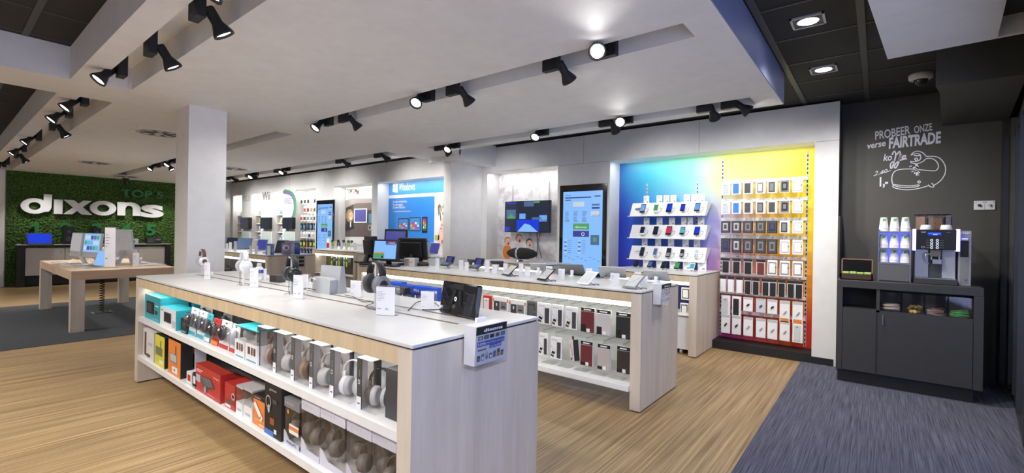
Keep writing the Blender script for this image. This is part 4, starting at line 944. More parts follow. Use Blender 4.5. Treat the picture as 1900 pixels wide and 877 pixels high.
mouse_pack('red and white mouse pack with large black mouse', 399, 417, 596, flat((.75, .72, .72)), black_gloss, red)
mouse_pack('white pack with silver mouse and red foot', 419, 433, 603, wh, silver, red)
mouse_pack('second line mouse pack behind the red ones', 404, 420, 582, mid_grey, dark_grey, light_grey, y=1.36)
mouse_pack('second line clear mouse pack behind the white ones', 362, 384, 566, light_grey, dark_grey, mid_grey, y=1.36)
for k, (l, r, tp) in enumerate(((434, 452, 605), (454, 476, 612))):
    a, c, z = gb(l, r, tp, S1)
    t = carton('speaker_pack', ('clear pack of two small speakers with teal roof, left one', 'clear pack of two small speakers with teal roof, right one')[k], a, c, S1, S1 + (z - S1) * .56, 1.18, .13, wh, prints=((.1, .08, .9, .16, teal), (.2, .45, .4, .85, brown), (.5, .45, .62, .85, brown), (.7, .45, .85, .85, brown)))
    b = B(); b.box(.002, .002, (z - S1) * .56, c - a - .002, .128, z - S1 - .006, blister); b.build('clear_cover', t)
    b = B(); b.box(0, 0, z - S1 - .006, c - a, .13, z - S1, teal); b.build('roof', t)
    b = B(); b.ell(((c - a) / 2, .05, (z - S1) * .74), .03, .03, .032, flat((.32, .40, .38)), 14, 8); b.build('speaker', t)
# ---- headphones as goods
def hp_mesh(R_, cup, band_m, cup_m, cush_m, bw=.016, hgt=None, tilt=0.):
    """over-ear headphones: band arch in the local xz plane, cups at its ends facing each other"""
    hgt = hgt or R_ * 1.35; n = 16; parts = {}
    b = B(); vs = []
    for i in range(n + 1):
        a = math.pi * i / n; x, z = R_ * math.cos(a), hgt * .45 + R_ * 1.05 * math.sin(a)
        for dy in (-bw, bw):
            for k in (1., .90): vs.append((x * k, dy, z if k == 1 else hgt * .45 + (z - hgt * .45) * k))
    fs = []
    for i in range(n):
        o = i * 4; q = o + 4
        fs += [(o, o + 2, q + 2, q), (o + 1, q + 1, q + 3, o + 3), (o, q, q + 1, o + 1), (o + 2, o + 3, q + 3, q + 2)]
    fs += [(0, 1, 3, 2), (n * 4, n * 4 + 2, n * 4 + 3, n * 4 + 1)]
    b._add(vs, fs, band_m, True); parts['headband'] = b
    b = B()
    for s in (-1, 1): b.tube([(s * R_ * .97, 0, hgt * .46), (s * R_ * .99, 0, hgt * .28), (s * R_ * .93, 0, hgt * .12)], [.009, .008, .008], cup_m, 8)
    parts['yoke'] = b
    for s, nm in ((-1, 'ear_cup'), (1, 'ear_cup.x')):
        b = B(); b.lathe([(0, .03), (cup * .55, .028), (cup * .9, .018), (cup, .004), (cup, -.006)], cup_m, (s * (R_ * .93 - .012), 0, 0), 22, (s, 0, 0), 1, 1.12); b.lathe([(0, .034), (cup * .42, .033), (cup * .46, .029)], band_m, (s * (R_ * .93 - .012), 0, 0), 22, (s, 0, 0), 1, 1.12); parts[nm] = b
        b = B(); b.lathe([(cup * .98, 0), (cup * .97, -.016), (cup * .78, -.026), (cup * .5, -.018), (0, -.012)], cush_m, (s * (R_ * .93 - .016), 0, 0), 22, (s, 0, 0), 1, 1.12); parts[nm.replace('ear_cup', 'ear_cushion')] = b
    return parts
def headphones(label, loc, rotz, R_, cup, band_m, cup_m, cush_m, stand=None, ztop=None, bw=.016, cord=None, cordm=dark_grey, tiltx=0.):
    loc = (loc[0], loc[1], ztop - 1.555 * R_); t = thing('headphones', label, 'headphones', loc, rot=(tiltx, 0, rotz))
    P_ = hp_mesh(R_, cup, band_m, cup_m, cush_m, bw); cups = []
    for nm, b in P_.items():
        if nm.startswith('ear_cushion'): b.build('ear_cushion', cups[-1]); continue
        o = b.build(nm.split('.')[0], t)
        if nm.startswith('ear_cup'): cups.append(o)
    if cord:
        b = B(); b.tube(curve([Vector((p[0], p[1], max(p[2], CT + .0045 - loc[2]) if p[2] > -.12 else CT + .0045 - loc[2])) for p in cord], 7), .0022, cordm, 5); b.build('cord', t)
    return t
# six clear boxes with headphones on the upper shelf, plus the dark one at the end
hpb = [(477, 503, 637, 'brown and silver headphones', brown, flat((.40, .32, .28)), 636), (507, 536, 643, 'white headphones with clear cups', silver, light_grey, 645), (540, 570, 658, 'brown cushioned headphones', flat((.35, .32, .30)), flat((.30, .22, .16)), 655),
       (574, 604, 672, 'silver headphones', silver, light_grey, 670), (612, 648, 690, 'bright white headphones', wh, wh, 675), (662, 697, 712, 'black headphones', black_gloss, dark_grey, 690)]
for k, (l, r, pm, what, bm_, cm_, tp) in enumerate(hpb):
    a, c = on_y(l, pm, 1.19).x, on_y(r, pm, 1.19).x; w = c - a; H = .225; dp = .135
    t = thing('headphone_box', 'clear box with %s, %s from the left on the upper shelf' % (what, ORD[k]), 'headphone box', (a, 1.19, S1 + .0005))
    sw_ = min(.034, w * .36); b = B(); b.box(0, 0, 0, sw_, .004, H, dark_grey if k < 2 or k == 5 else flat((.10, .10, .10))); b.box(0, 0.0042, 0, .003, dp * .4, H, light_grey); rect(b, 0, 0, sw_, .055, -.0006, wh); rect(b, sw_ * .25, .022, sw_ * .75, .028, -.001, navy); rect(b, sw_ * .3, .11, sw_ * .72, .13, -.0008, wh); rect(b, sw_ * .4, .1135, sw_ * .62, .1265, -.0012, dark_grey); b.text('mono', (sw_ * .7, -.0009, .145), Z_, -X_, .009, light_grey); b.build('label_spine', t)
    b = B(); b.box(.001, .001, .001, w, dp, H - .001, blister); b.build('clear_box', t)
    b = B(); b.box(.001, dp - .006, .002, w - .002, dp - .003, H - .004, mat('backing_card', (.72, .71, .70), .5, vary=(40, .08))); b.build('white_backing', t)
    b = B(); b.box(.0, .0, H, w * .72, dp * .6, H + .0015, wh); b.build('top_label', t)
    x = sw_ + (w - sw_) * .5
    rr = .056
    P_ = hp_mesh(rr, .040, bm_, cm_, brown if k in (0, 2) else light_grey, .011, .150)
    hpo = None
    for nm, q in P_.items():
        q.v = [tuple(Matrix.Translation((x, dp * .5, .055)) @ Matrix.Rotation(R(24), 4, 'Z') @ Matrix.Rotation(0, 4, 'X') @ Vector((v[0], v[1], v[2] * 1.0))) for v in q.v]
        if hpo is None: hpo = q.build('headphones', t)
        else: q.build(nm.split('.')[0], hpo)
a, c = on_y(719, 735, 1.22).x, -1.482
t = carton('headphone_box', 'dark headphone box squeezed against the right end panel', a, c - .004, S1, S1 + .21, 1.21, .14, flat((.05, .05, .055)), prints=((.5, .2, .95, .6, dark_grey, 'e'),))
for k, x in enumerate((-3.55, -3.3, -3.05, -2.8, -2.55, -2.3, -2.05, -1.8)):
    carton('spare_headphone_box', 'dark box in the second line of the upper shelf, %s from the left' % ORD[k], x, x + .15, S1, S1 + .20 + .01 * (k % 2), 1.38, .15, black_matt, prints=((.1, .8, .9, .9, dark_grey),))
# ---- lower shelf
def low(l, r, tp, *a_, y=1.18, **k_):
    a, c, z = gb(l, r, tp, S2, y); return a, c, z
a, c, z = low(268.5, 288, 612)
carton('earphone_box', 'white carton with brown earphone picture at the left end of lower shelf', a, c, S2, z, 1.17, .22, flat((.72, .71, .70)), prints=((.12, .1, .3, .9, brown), (.3, .08, .7, .2, brown, 'e'), (.5, .5, .85, .6, light_grey)))
a, c, z = low(290, 308, 622)
carton('tablet_box', 'yellow green graphics tablet carton on the lower shelf', a, c, S2, z, 1.17, .20, yellow, side=black_matt, top=black_matt, prints=((.1, .35, .8, .62, flat((.18, .20, .08))), (.5, .12, .9, .22, wh), (.6, .62, .66, .85, dark_grey)))
a, c, z = low(315, 338, 632)
carton('tablet_box', 'orange graphics tablet carton with pen picture on the lower shelf', a, c, S2, z, 1.17, .08, orange, side=black_matt, top=black_matt, prints=((.15, .35, .72, .62, mid_grey), (.2, .4, .68, .6, light_grey), (.6, .6, .66, .88, dark_grey), (.35, .08, .8, .26, wh), (.5, .14, .6, .2, navy)))
for k, (l, r, tp, m, pm_) in enumerate(((344, 351, 662, dark_grey, silver), (352, 363, 644, flat((.60, .60, .62)), black_matt), (346, 355, 690, wh, red), (357, 364, 692, black_matt, wh))):
    a, c, z = low(l, r, tp, y=1.17 if k > 1 else 1.26)
    carton('adapter_box', ('dark grey slim adapter box between tablet and keyboard cartons', 'tall white adapter box with black unit', 'low white adapter box with red stripe in front', 'low black and white adapter box in front')[k], a, c, S2, z, 1.17 if k > 1 else 1.26, .07, m, prints=((.2, .3, .8, .8, pm_), (.1, .05, .9, .12, light_grey)))
a, c, z = low(366, 412, 684)
t = carton('keyboard_box', 'large red carton with grey keyboard picture on lower shelf', a, c, S2, z, 1.17, .075, red, top=flat((.42, .03, .02)), prints=((.02, .35, .2, .62, flat((.45, .5, .6))), (.74, .78, .95, .84, wh, 'keys'), (.04, .80, .3, .83, wh), (.04, .74, .24, .765, wh), (.5, .10, .8, .12, flat((.7, .4, .4)))))
w, h = c - a, z - S2; b = B(); b.prism([(w * .22, h * .62), (w * .62, h * .70), (w * .80, h * .42), (w * .48, h * .25), (w * .34, h * .27)], -.004, -.002, dark_grey, 'y')
for i in range(5): stroke(b, [(w * (.26 + .03 * i), h * (.60 - .06 * i)), (w * (.66 + .02 * i), h * (.65 - .05 * i))], .002, light_grey, (0, -.0045, 0), X_, Z_)
b.disc((w * .44, -.0055, h * .22), X_, Z_, w * .05, h * .12, flat((.25, .35, .5)), 16); b.build('keyboard_picture', t)
a, c, z = low(417, 436, 712)
carton('webcam_box', 'small red webcam carton right of the keyboard carton', a, c, S2, z, 1.18, .12, red, prints=((.65, .4, .98, .7, silver, 'e'), (.7, .48, .92, .62, black_matt, 'e'), (.1, .05, .6, .15, wh), (.1, .2, .9, .35, brown)))
a, c, z = low(421, 447, 700, y=1.36)
carton('red_box', 'red carton in the second line behind the webcam box', a, c, S2, z, 1.32, .1, red)
for k, (l, r, tp) in enumerate(((438, 450, 716), (452, 468, 722))):
    a, c, z = low(l, r, tp)
    t = carton('webcam_pack', ('clear and white webcam pack, left of the pair', 'clear and white webcam pack, right of the pair')[k], a, c, S2, S2 + (z - S2) * .42, 1.18, .12, wh, prints=((.2, .3, .8, .5, light_grey),))
    b = B(); b.box(.002, .002, (z - S2) * .42, c - a - .002, .118, z - S2 - .012, blister); b.build('clear_cover', t); b = B(); b.box(0, 0, z - S2 - .012, c - a, .12, z - S2, light_grey); b.build('roof', t)
    b = B(); b.ell(((c - a) / 2, .04, (z - S2) * .66), .02, .02, .03, brown, 12, 8); b.build('webcam', t)
a, c, z = low(470, 493, 735)
carton('speaker_box', 'orange carton with white tube gadget on lower shelf', a, c, S2, z, 1.18, .13, orange, side=dark_grey, top=black_matt, prints=((0, .86, 1, 1, black_matt), (.1, .9, .6, .95, wh, 'MUSIC'), (.5, .07, .9, .1, wh), (.2, .2, .7, .24, flat((.8, .5, .2)))))
t = [o for o in bpy.data.objects if o.name.startswith('speaker_box') and o.type == 'EMPTY'][-1]; w, h = c - a, z - S2
b = B(); b.T = Matrix.Translation((w * .5, -.004, h * .5)) @ Matrix.Rotation(R(38), 4, 'Y'); b.rbox(-w * .42, -.004, -.014, w * .38, 0, .014, wh, .003); b.cyl((w * .25, -.0045, 0), (w * .25, -.006, 0), .007, .007, mid_grey, 12); b.T = None; b.build('gadget_picture', t)
a, c, z = low(495, 526, 705)
t = carton('headset_box', 'tall black headset carton with blue foot', a, c, S2, z, 1.17, .20, black_matt, side=flat((.03, .03, .03)), prints=((.0, .0, .55, .10, flat((.05, .18, .55))), (.3, .84, .7, .88, wh, 'plus'), (.35, .22, .6, .34, flat((.35, .08, .02))), (.6, .08, .75, .16, wh), (.5, .62, .75, .70, dark_grey)))
w, h = c - a, z - S2; b = B(); b.disc((w * .26, -.004, h * .62), X_, Z_, w * .16, h * .12, silver, 24, .8); b.disc((w * .3, -.005, h * .5), X_, Z_, w * .07, h * .08, light_grey); b.build('headset_picture', t)
# clear topped headphone boxes at the right of the lower shelf
lowhp = [(527, 556, 742, 'clear headphone box with orange sticker and PHILIPS foot', mid_grey, wh), (559, 594, 745, 'pale topped clear headphone box, first from the left', flat((.62, .61, .68)), wh), (594, 641, 762, 'pale topped clear headphone box, second from the left', flat((.66, .65, .72)), wh),
         (643, 690, 785, 'pale topped clear headphone box, third from the left', flat((.60, .59, .66)), wh), (690, 736, 805, 'pale topped clear headphone box at the right end panel', flat((.58, .57, .64)), wh)]
for k, (l, r, tp, lab, tm, _) in enumerate(lowhp):
    y = 1.18; a, c, z = gb(l, r, tp, S2, y, tp + 40); w = c - a - .004; H = z - S2; dp = .13 if k == 0 else .17
    t = thing('headphone_box', lab, 'headphone box', (a, y, S2 + .0005))
    b = B(); b.box(.001, .001, .001, w, dp, H * .8, blister); b.build('clear_box', t)
    b = B(); b.box(0, 0, H * .80, w, dp, H, tm)
    for q in range(5): b.disc((w * (.1 + .12 * q), -.001, H * .90), X_, Z_, w * .03, H * .03, light_grey, 10)
    b.build('top_band', t)
    b = B(); b.prism([(0, 0), (w, 0), (w, H * .10), (w * .35, H * .12), (w * .1, H * .26), (0, H * .28)], -.0005, .003, tm if k else flat((.55, .56, .62)), 'y'); b.build('foot_card', t)
    b = B(); b.box(.003, dp - .010, .002, w - .003, dp - .006, H * .79, flat((.20, .18, .17))); b.build('backing', t)
    if k == 0:
        b = B(); b.text('PHILIPS', (w * .22, -.002, H * .035), X_, Z_, H * .06, navy, w=w * .62); rect(b, w * .36, H * .28, w * .98, H * .48, -.001, wh); rect(b, w * .36, H * .36, w * .98, H * .44, -.0016, orange); b.disc((w * .28, -.001, H * .72), X_, Z_, w * .07, H * .05, orange, 14); b.build('sticker', t)
    P_ = hp_mesh(w * .36, .042, dark_grey, flat((.16, .14, .13)), flat((.10, .09, .085)), .015, .11); hpo = None
    for nm, q in P_.items():
        q.v = [tuple(Matrix.Translation((w * .5, dp * .5, .075)) @ Matrix.Rotation(R(30), 4, 'Z') @ Vector((v[0], v[1], v[2] * .9))) for v in q.v]
        if hpo is None: hpo = q.build('headphones', t)
        else: q.build(nm.split('.')[0], hpo)

# ================================================================ packs in the tablet island
PY = 3.50
def hang(label, l, tp, r, bo, style, d=.02, y=PY):
    a, c = on_y(l, (tp + bo) / 2, y).x, on_y(r, (tp + bo) / 2, y).x; zt, zb = on_y((l + r) / 2, tp, y).z, on_y((l + r) / 2, bo, y).z
    return pack(((a + c) / 2, y + d, zt), c - a, zt - zb, d, style, label)
UP = [('red and white cased pack, first in the upper row behind the photo frame', 896, 548, 911, 588, (red, wh, 'case', None)), ('white pack with orange corners and two dark cases, upper row left', 914, 550, 943, 590, (wh, bk, 'pad', None)),
      ('white pack with orange corners and two dark cases, upper row right', 945, 556, 975, 596, (wh, bk, 'pad', None)), ('plain dark grey pack in the upper row', 977.5, 558, 994, 600, (flat((.13, .13, .135)), dark_grey, 'frame', mid_grey)),
      ('white folio pack with dark strip, first of three upper row', 997, 562, 1021, 601, (wh, dark_grey, 'strip', None)), ('white folio pack with dark strip, second of three upper row', 1024, 565, 1044, 606, (wh, dark_grey, 'strip', 1)),
      ('white folio pack with dark strip, third of three upper row', 1049, 569, 1070.5, 611, (wh, dark_grey, 'strip', 1)), ('dark red tablet cover pack in the upper row', 1078, 571, 1103, 616, (wh, bordeaux, 'wallet', 1)),
      ('pale grey tablet cover pack in the upper row', 1107.5, 575, 1133, 621, (wh, flat((.62, .58, .57)), 'wallet', 1)), ('black tablet cover pack in the upper row', 1143, 580, 1170, 628, (wh, flat((.03, .03, .032)), 'wallet', 1))]
LO = [('white folio pack with dark strip, left in the lower row', 1000, 618, 1016, 659, (wh, dark_grey, 'strip', None)), ('white folio pack with dark strip, right in the lower row', 1021.5, 625, 1042, 666, (wh, dark_grey, 'strip', None)),
      ('dark red tablet cover pack in the lower row', 1077.5, 633, 1099.5, 678, (wh, bordeaux, 'wallet', None)), ('taupe tablet cover pack in the lower row', 1109, 639, 1132, 686, (wh, taupe, 'wallet', None)), ('dark brown tablet cover pack in the lower row', 1145, 643, 1169, 692, (wh, flat((.045, .035, .03)), 'wallet', None))]
for q in UP + LO: hang(*q)
a, c = on_y(1050, 645, PY).x, on_y(1068, 645, PY).x; zt, zb = on_y(1059, 630, PY).z, on_y(1059, 668, PY).z
t = thing('hanging_pack', 'tilted pink and black stylus box in the lower row', 'accessory pack', ((a + c) / 2, PY, zt), rot=(0, R(-13), R(-35))); w, h = .085, zt - zb
B().box(-w / 2, 0, -h, w / 2, .05, 0, flat((.75, .62, .60))).build('pack_box', t); b = B(); b.box(w / 2, 0.0005, -h, w / 2 + .001, .05, 0, black_matt); b.box(-w * .2, .02, 0, w * .2, .024, .03, black_matt); stroke(b, [(-w * .3, -h * .2), (w * .25, -h * .75)], .006, black_matt, (0, -.001, 0), X_, Z_); rect(b, -w * .35, -h * .95, 0, -h * .85, -.001, black_matt); b.build('product', t)
# game controller boxes further left
for k, (l, tp, r, bo) in enumerate(((722, 523, 744, 546), (743, 529, 767, 553), (767, 531, 791, 556), (789, 534, 809, 560))):
    a, c = on_y(l, (tp + bo) / 2, 3.52).x, on_y(r, (tp + bo) / 2, 3.52).x; zt, zb = on_y((l + r) / 2, tp, 3.52).z, on_y((l + r) / 2, bo + 12, 3.52).z
    t = carton('controller_box', 'deep blue game controller box, %s from the left' % ORD[k], a, c - .006, zb, zt, 3.52, .09, flat((.02, .07, .50)), top=flat((.02, .08, .6)), cat='game controller box', prints=((.05, .12, .95, .62, black_matt), (.3, .2, .9, .55, flat((.10, .10, .35))), (.1, .3, .24, .55, wh, 'e'), (.4, .3, .7, .45, light_grey, 'e'), (.05, .70, .45, .84, wh, 'PS4')))
# peg hooks for those rows
for row, (lst, nm) in enumerate(((UP, 'upper'), (LO, 'lower'))):
    zt = on_y((lst[-1][1] + lst[-1][3]) / 2, lst[-1][2], PY).z
    cx2, cy2 = (-5.25 - 1.43) / 2, (3.43 + 4.27) / 2; rail = B().box(-2.95 - cx2, 3.70 - cy2, zt + .005, -1.52 - cx2, 3.72 - cy2, zt + .035, acrylic).build('peg_rail', C2)
    for q in lst: x = on_y((q[1] + q[3]) / 2, q[2], PY).x - cx2; yk = 3.70 - cy2; zk = zt + .02; b = B(); b.tube([(x, yk, zk), (x, yk - .20, zk), (x, yk - .215, zk + .012)], .003, steel, 5); b.build('hook', rail)
# grey price strips lying on the low shelf
for k in range(5):
    x = -2.35 + k * .17; b = B(); b.box(-.06, -.05, 0, .06, .05, .0015, flat((.5, .51, .5))); o = b.build('shelf_label', loc=(x, 3.55, .2012)); tag(o, 'grey paper label on the low white shelf, %s from the left' % ORD[k], 'label')
for k, (l, tp, r, bo) in enumerate(((1264, 533, 1280, 556), (1262, 562, 1277, 585))):
    hang('white tag pack with red corner, %s inside the phone counter' % ('upper', 'lower')[k], l, tp, r, bo, (wh, dark_grey, 'frame', red), d=.02, y=5.62)
# watches in the navigation counter
for k in range(8):
    px = 616 + k * 4.6; x = on_y(px, 490, 5.62).x; z = on_y(px, 480, 5.62).z
    t = thing('sport_watch', 'dark sport watch in its holder, %s in the glowing case' % ORD[k], 'watch', (x, 5.62, .70))
    b = B(); b.box(-.05, 0, -.12, .05, .03, .10, flat((.06, .07, .04))); b.build('holder', t); b = B(); b.lathe([(0, -.012), (.035, -.01), (.035, .004)], [black_gloss, silver][k % 2], (0, -.004, .03), 16, (0, -1, 0)); b.build('dial', t)
    b = B(); b.box(-.018, -.012, -.11, .018, -.002, .0, [green_l, dark_grey, light_grey][k % 3]); b.box(-.018, -.012, .06, .018, -.002, .095, [green_l, dark_grey, light_grey][k % 3]); b.build('strap', t)
def on_top(px, py):
    """point of an island worktop, kept inside its edges"""
    p = on_z(px, py, CT)
    lo, hi = (1.20, 1.94) if p.y < 2.75 else ((3.48, 4.20) if p.y < 5.0 else (5.0, 6.3))
    if p.x < -7.0 and p.y < 5: lo, hi = 3.57, 4.30; p.x = min(p.x, -8.12)
    if not lo <= p.y <= hi: y = min(max(p.y, lo), hi); p = Vector((on_y(px, py, y).x, y, CT))
    return p
# ================================================================ on the headphone island
def block(px, pyb, pyt, label, w=.06, d=.03, z=CT, m=None, pr=None, rz=.0, y=None, thick=False):
    """upright clear acrylic price block with a white card inside"""
    p = on_top(px, pyb) if z == CT else on_z(px, pyb, z); h = on_y(px, pyt, p.y).z - z
    t = thing('price_block', label, 'price block', (p.x, p.y, z), rotz=rz)
    B().rbox(-w / 2, -d / 2, 0, w / 2, d / 2, h, acrylic, .002).build('acrylic_block', t)
    b = B(); b.box(-w * .46, -d * .52, h * .02, w * .46, -d * .46, h * .985, mat('card_white', (.80, .80, .83), .5)); b.build('card', t)
    b = B(); y_ = -d * .54
    for k in range(5): rect(b, -w * .4, h * (.80 - .07 * k), -w * .4 + w * (.25, .4, .3, .35, .2)[k], h * (.812 - .07 * k), y_, mid_grey)
    if pr: b.text(pr, (w * .0, y_, h * .20), X_, Z_, h * .07, dark_grey)
    rect(b, -w * .4, h * .22, -w * .2, h * .235, y_, dark_grey); rect(b, -w * .46, h * .985, w * .46, h * .99, y_, flat((.8, .35, .25))); b.build('print', t)
    return t
RZ = R(28)
def hstand(px, pyb, pyt, label, y=None, post=white_plastic):
    p = on_top(px, pyb); h = on_y(px, pyt, p.y).z - CT
    t = thing('headphone_stand', label, 'headphone stand', (p.x, p.y, CT))
    B().lathe([(0, .008), (.045, .008), (.048, 0)], acrylic, n=20).build('base', t)
    B().box(-.008, -.006, .006, .008, .006, h, post).build('post', t)
    B().rbox(-.022, -.016, h, .022, .016, h + .014, post, .003).build('cradle', t)
    return p, h
# brown banded pair at the far end
p, h = hstand(375, 511, 466, 'stand of the brown headphones at the far end')
headphones('white headphones with brown leather band at far end', (p.x, p.y, 0), R(-5), .066, .040, brown, wh, light_grey, ztop=CT + h + .014, cord=[(-.05, 0, -.03), (-.02, .0, -.07), (.01, .0, -.075)], bw=.014)
block(387, 518, 486, 'acrylic price block before the brown banded headphones', w=.065, rz=RZ, pr='79')
p, h = hstand(452, 529, 469, 'white stand of the white headphones')
headphones('all white headphones with white cord', (p.x, p.y, 0), R(-7), .074, .045, wh, wh, light_grey, ztop=CT + h + .014, cord=[(-.07, 0, 0), (-.11, 0, .02), (-.10, 0, -.10), (-.03, -.02, -.16), (.03, -.02, -.163)], bw=.015)
block(474, 533, 496, 'taller acrylic price block beside the white headphones', w=.075, rz=RZ, pr='39')
block(491, 519, 498, 'small acrylic price block behind the white headphones', w=.06, rz=RZ)
p = on_top(469, 520)
t = thing('cleaning_bottle', 'white spray bottle with blue band behind the price block', 'bottle', (p.x, p.y + .05, CT))
B().lathe([(0, 0), (.034, 0), (.036, .01), (.036, .085), (.030, .105), (.018, .115)], wh, n=20).build('body', t); B().lathe([(.0365, .060), (.0368, .062), (.0368, .088), (.036, .09)], flat((.03, .05, .5)), n=20).build('band', t); B().lathe([(.018, .113), (.018, .14), (.012, .145), (0, .145)], light_grey, n=16).build('cap', t)
p = on_top(515, 523)
t = thing('power_adapter', 'black ribbed box adapter behind the black headphones', 'adapter', (p.x, p.y, CT), rotz=R(15))
b = B(); b.rbox(-.06, -.03, 0, .06, .03, .06, dark_grey, .005)
for k in range(4): b.box(-.055, -.0325, .01 + k * .012, .02, -.03, .015 + k * .012, black_matt)
b.build('body', t)
p, h = hstand(541, 546, 479, 'grey stand of the black headphones', post=light_grey)
headphones('black headphones with black leather band on stand', (p.x, p.y, 0), R(-9), .076, .046, black_matt, black, dark_grey, ztop=CT + h + .014, cord=[(-.05, 0, -.04), (-.06, 0, -.1), (.02, -.02, -.165)], bw=.017)
block(556, 554, 509, 'acrylic price block before the black headphones', w=.075, rz=RZ, pr='24')
block(568, 535, 508, 'second acrylic price block behind the black headphones', w=.06, rz=RZ)
# silver dock seen from behind
p = on_top(603, 543)
t = thing('speaker_dock', 'silver speaker dock seen from behind with white cable', 'speaker', (p.x, p.y + .05, CT), rotz=R(8))
b = B(); b.prism([(-.03, 0), (.045, 0), (.02, .185), (-.008, .185)], -.105, .105, silver, 'x'); b.build('front_panel', t)
b = B(); b.prism([(-.10, 0), (.085, 0), (.09, .095), (.045, .11), (-.09, .11)], -.085, -.025, flat((.50, .51, .53)), 'y'); b.build('rear_housing', t)
b = B(); b.tube(curve([(-.05, -.09, .09), (-.10, -.10, .10), (-.09, -.13, .04), (-.03, -.17, .004)], 6), .0035, wh, 6); b.build('white_cable', t); b = B(); b.tube(curve([(-.05, -.09, .02), (-.12, -.12, .03), (-.15, -.14, .005), (-.08, -.16, .004)], 6), .003, black_matt, 6); b.build('black_cable', t)
block(662, 551, 520, 'acrylic price block beside the silver dock', w=.08, rz=RZ)
p, h = hstand(697, 571, 490, 'wide grey stand of the large grey headphones', post=flat((.62, .62, .58)))
headphones('large grey and black headphones near the big price block', (p.x, p.y, 0), R(-8), .080, .052, black_matt, mid_grey, dark_grey, ztop=CT + h + .014, cord=[(.03, 0, -.05), (0, 0, -.10), (-.06, -.03, -.17), (.04, -.05, -.175)], bw=.019)
t_ = block(719, 584, 530, 'largest acrylic price block with price 24 in front of grey headphones', w=.115, d=.045, rz=R(24), pr='24,-')
block(795, 576, 539, 'acrylic price block left of the digital photo frame', w=.085, rz=R(24))
p = on_top(700, 541)
t = thing('black_speaker', 'low dark speaker bar behind the large grey headphones', 'speaker', (p.x + .02, p.y + .1, CT), rotz=R(5))
B().rbox(-.17, -.03, .0, .17, .03, .05, black_matt, .01).build('body', t); B().box(-.16, -.032, .008, .16, -.03, .042, dark_grey).build('grille', t)
# digital photo frame seen from behind
p = on_top(838, 588)
t = thing('digital_photo_frame', 'glossy black digital photo frame seen from behind', 'photo frame', (p.x, p.y + .05, CT), rot=(R(-9), 0, R(-9)))
b = B(); b.rbox(-.155, -.022, 0, .155, .012, .172, black_gloss, .009); b.build('rear_shell', t)
b = B(); b.rbox(-.05, -.026, .135, .04, -.02, .160, black_matt, .002)
for s in (-1, 1): b.prism([(s * .012, .13), (s * .03, .13), (s * .045, .05), (s * .036, .05)], -.030, -.022, black_matt, 'y')
b.build('stand_bracket', t)
b = B()
for k, z in enumerate((.125, .075)): b.tube(curve([(.055, -.0235, z), (.10, -.0245, z - .006), (.145, -.0235, z - .002)], 5), .0035, black_matt, 5); b.tube(curve([(-.145, -.0235, z + .02), (-.11, -.0245, z - .01), (-.075, -.0235, z - .045)], 5), .003, black_matt, 5)
b.build('shell_ribs', t)
b = B(); b.disc((-.005, -.0315, .085), X_, Z_, .012, .012, wh, 18, .35); b.cyl((-.13, -.022, .03), (-.13, -.035, .03), .009, .009, wh, 10); b.build('buttons', t)
b = B(); b.tube(curve([(-.05, -.025, .035), (-.09, -.05, .02), (-.15, -.09, .006), (-.17, -.12, .003)], 6), .003, black_matt, 6); b.build('power_cable', t)
b = B(); b.box(.03, -.026, .02, .034, -.022, .03, black_matt); rect(b, -.04, .035, -.01, .055, -.0225, dark_grey); b.build('sockets', t)
# loose cables in the channel
b = B(); zz = CT + .004
for pts in ([(640, 548), (655, 552), (672, 560), (690, 562), (706, 570), (700, 574)], [(690, 574), (702, 577), (712, 571), (700, 568)], [(757, 577), (775, 562), (800, 558), (818, 572)]):
    b.tube(curve([Vector((on_top(x, y).x, on_top(x, y).y, zz + .003 * (i % 2))) for i, (x, y) in enumerate(pts)], 6), .0025, dark_grey, 5)
tag(b.build('loose_cables'), 'loose dark cables lying on the white top near grey headphones', 'cable')
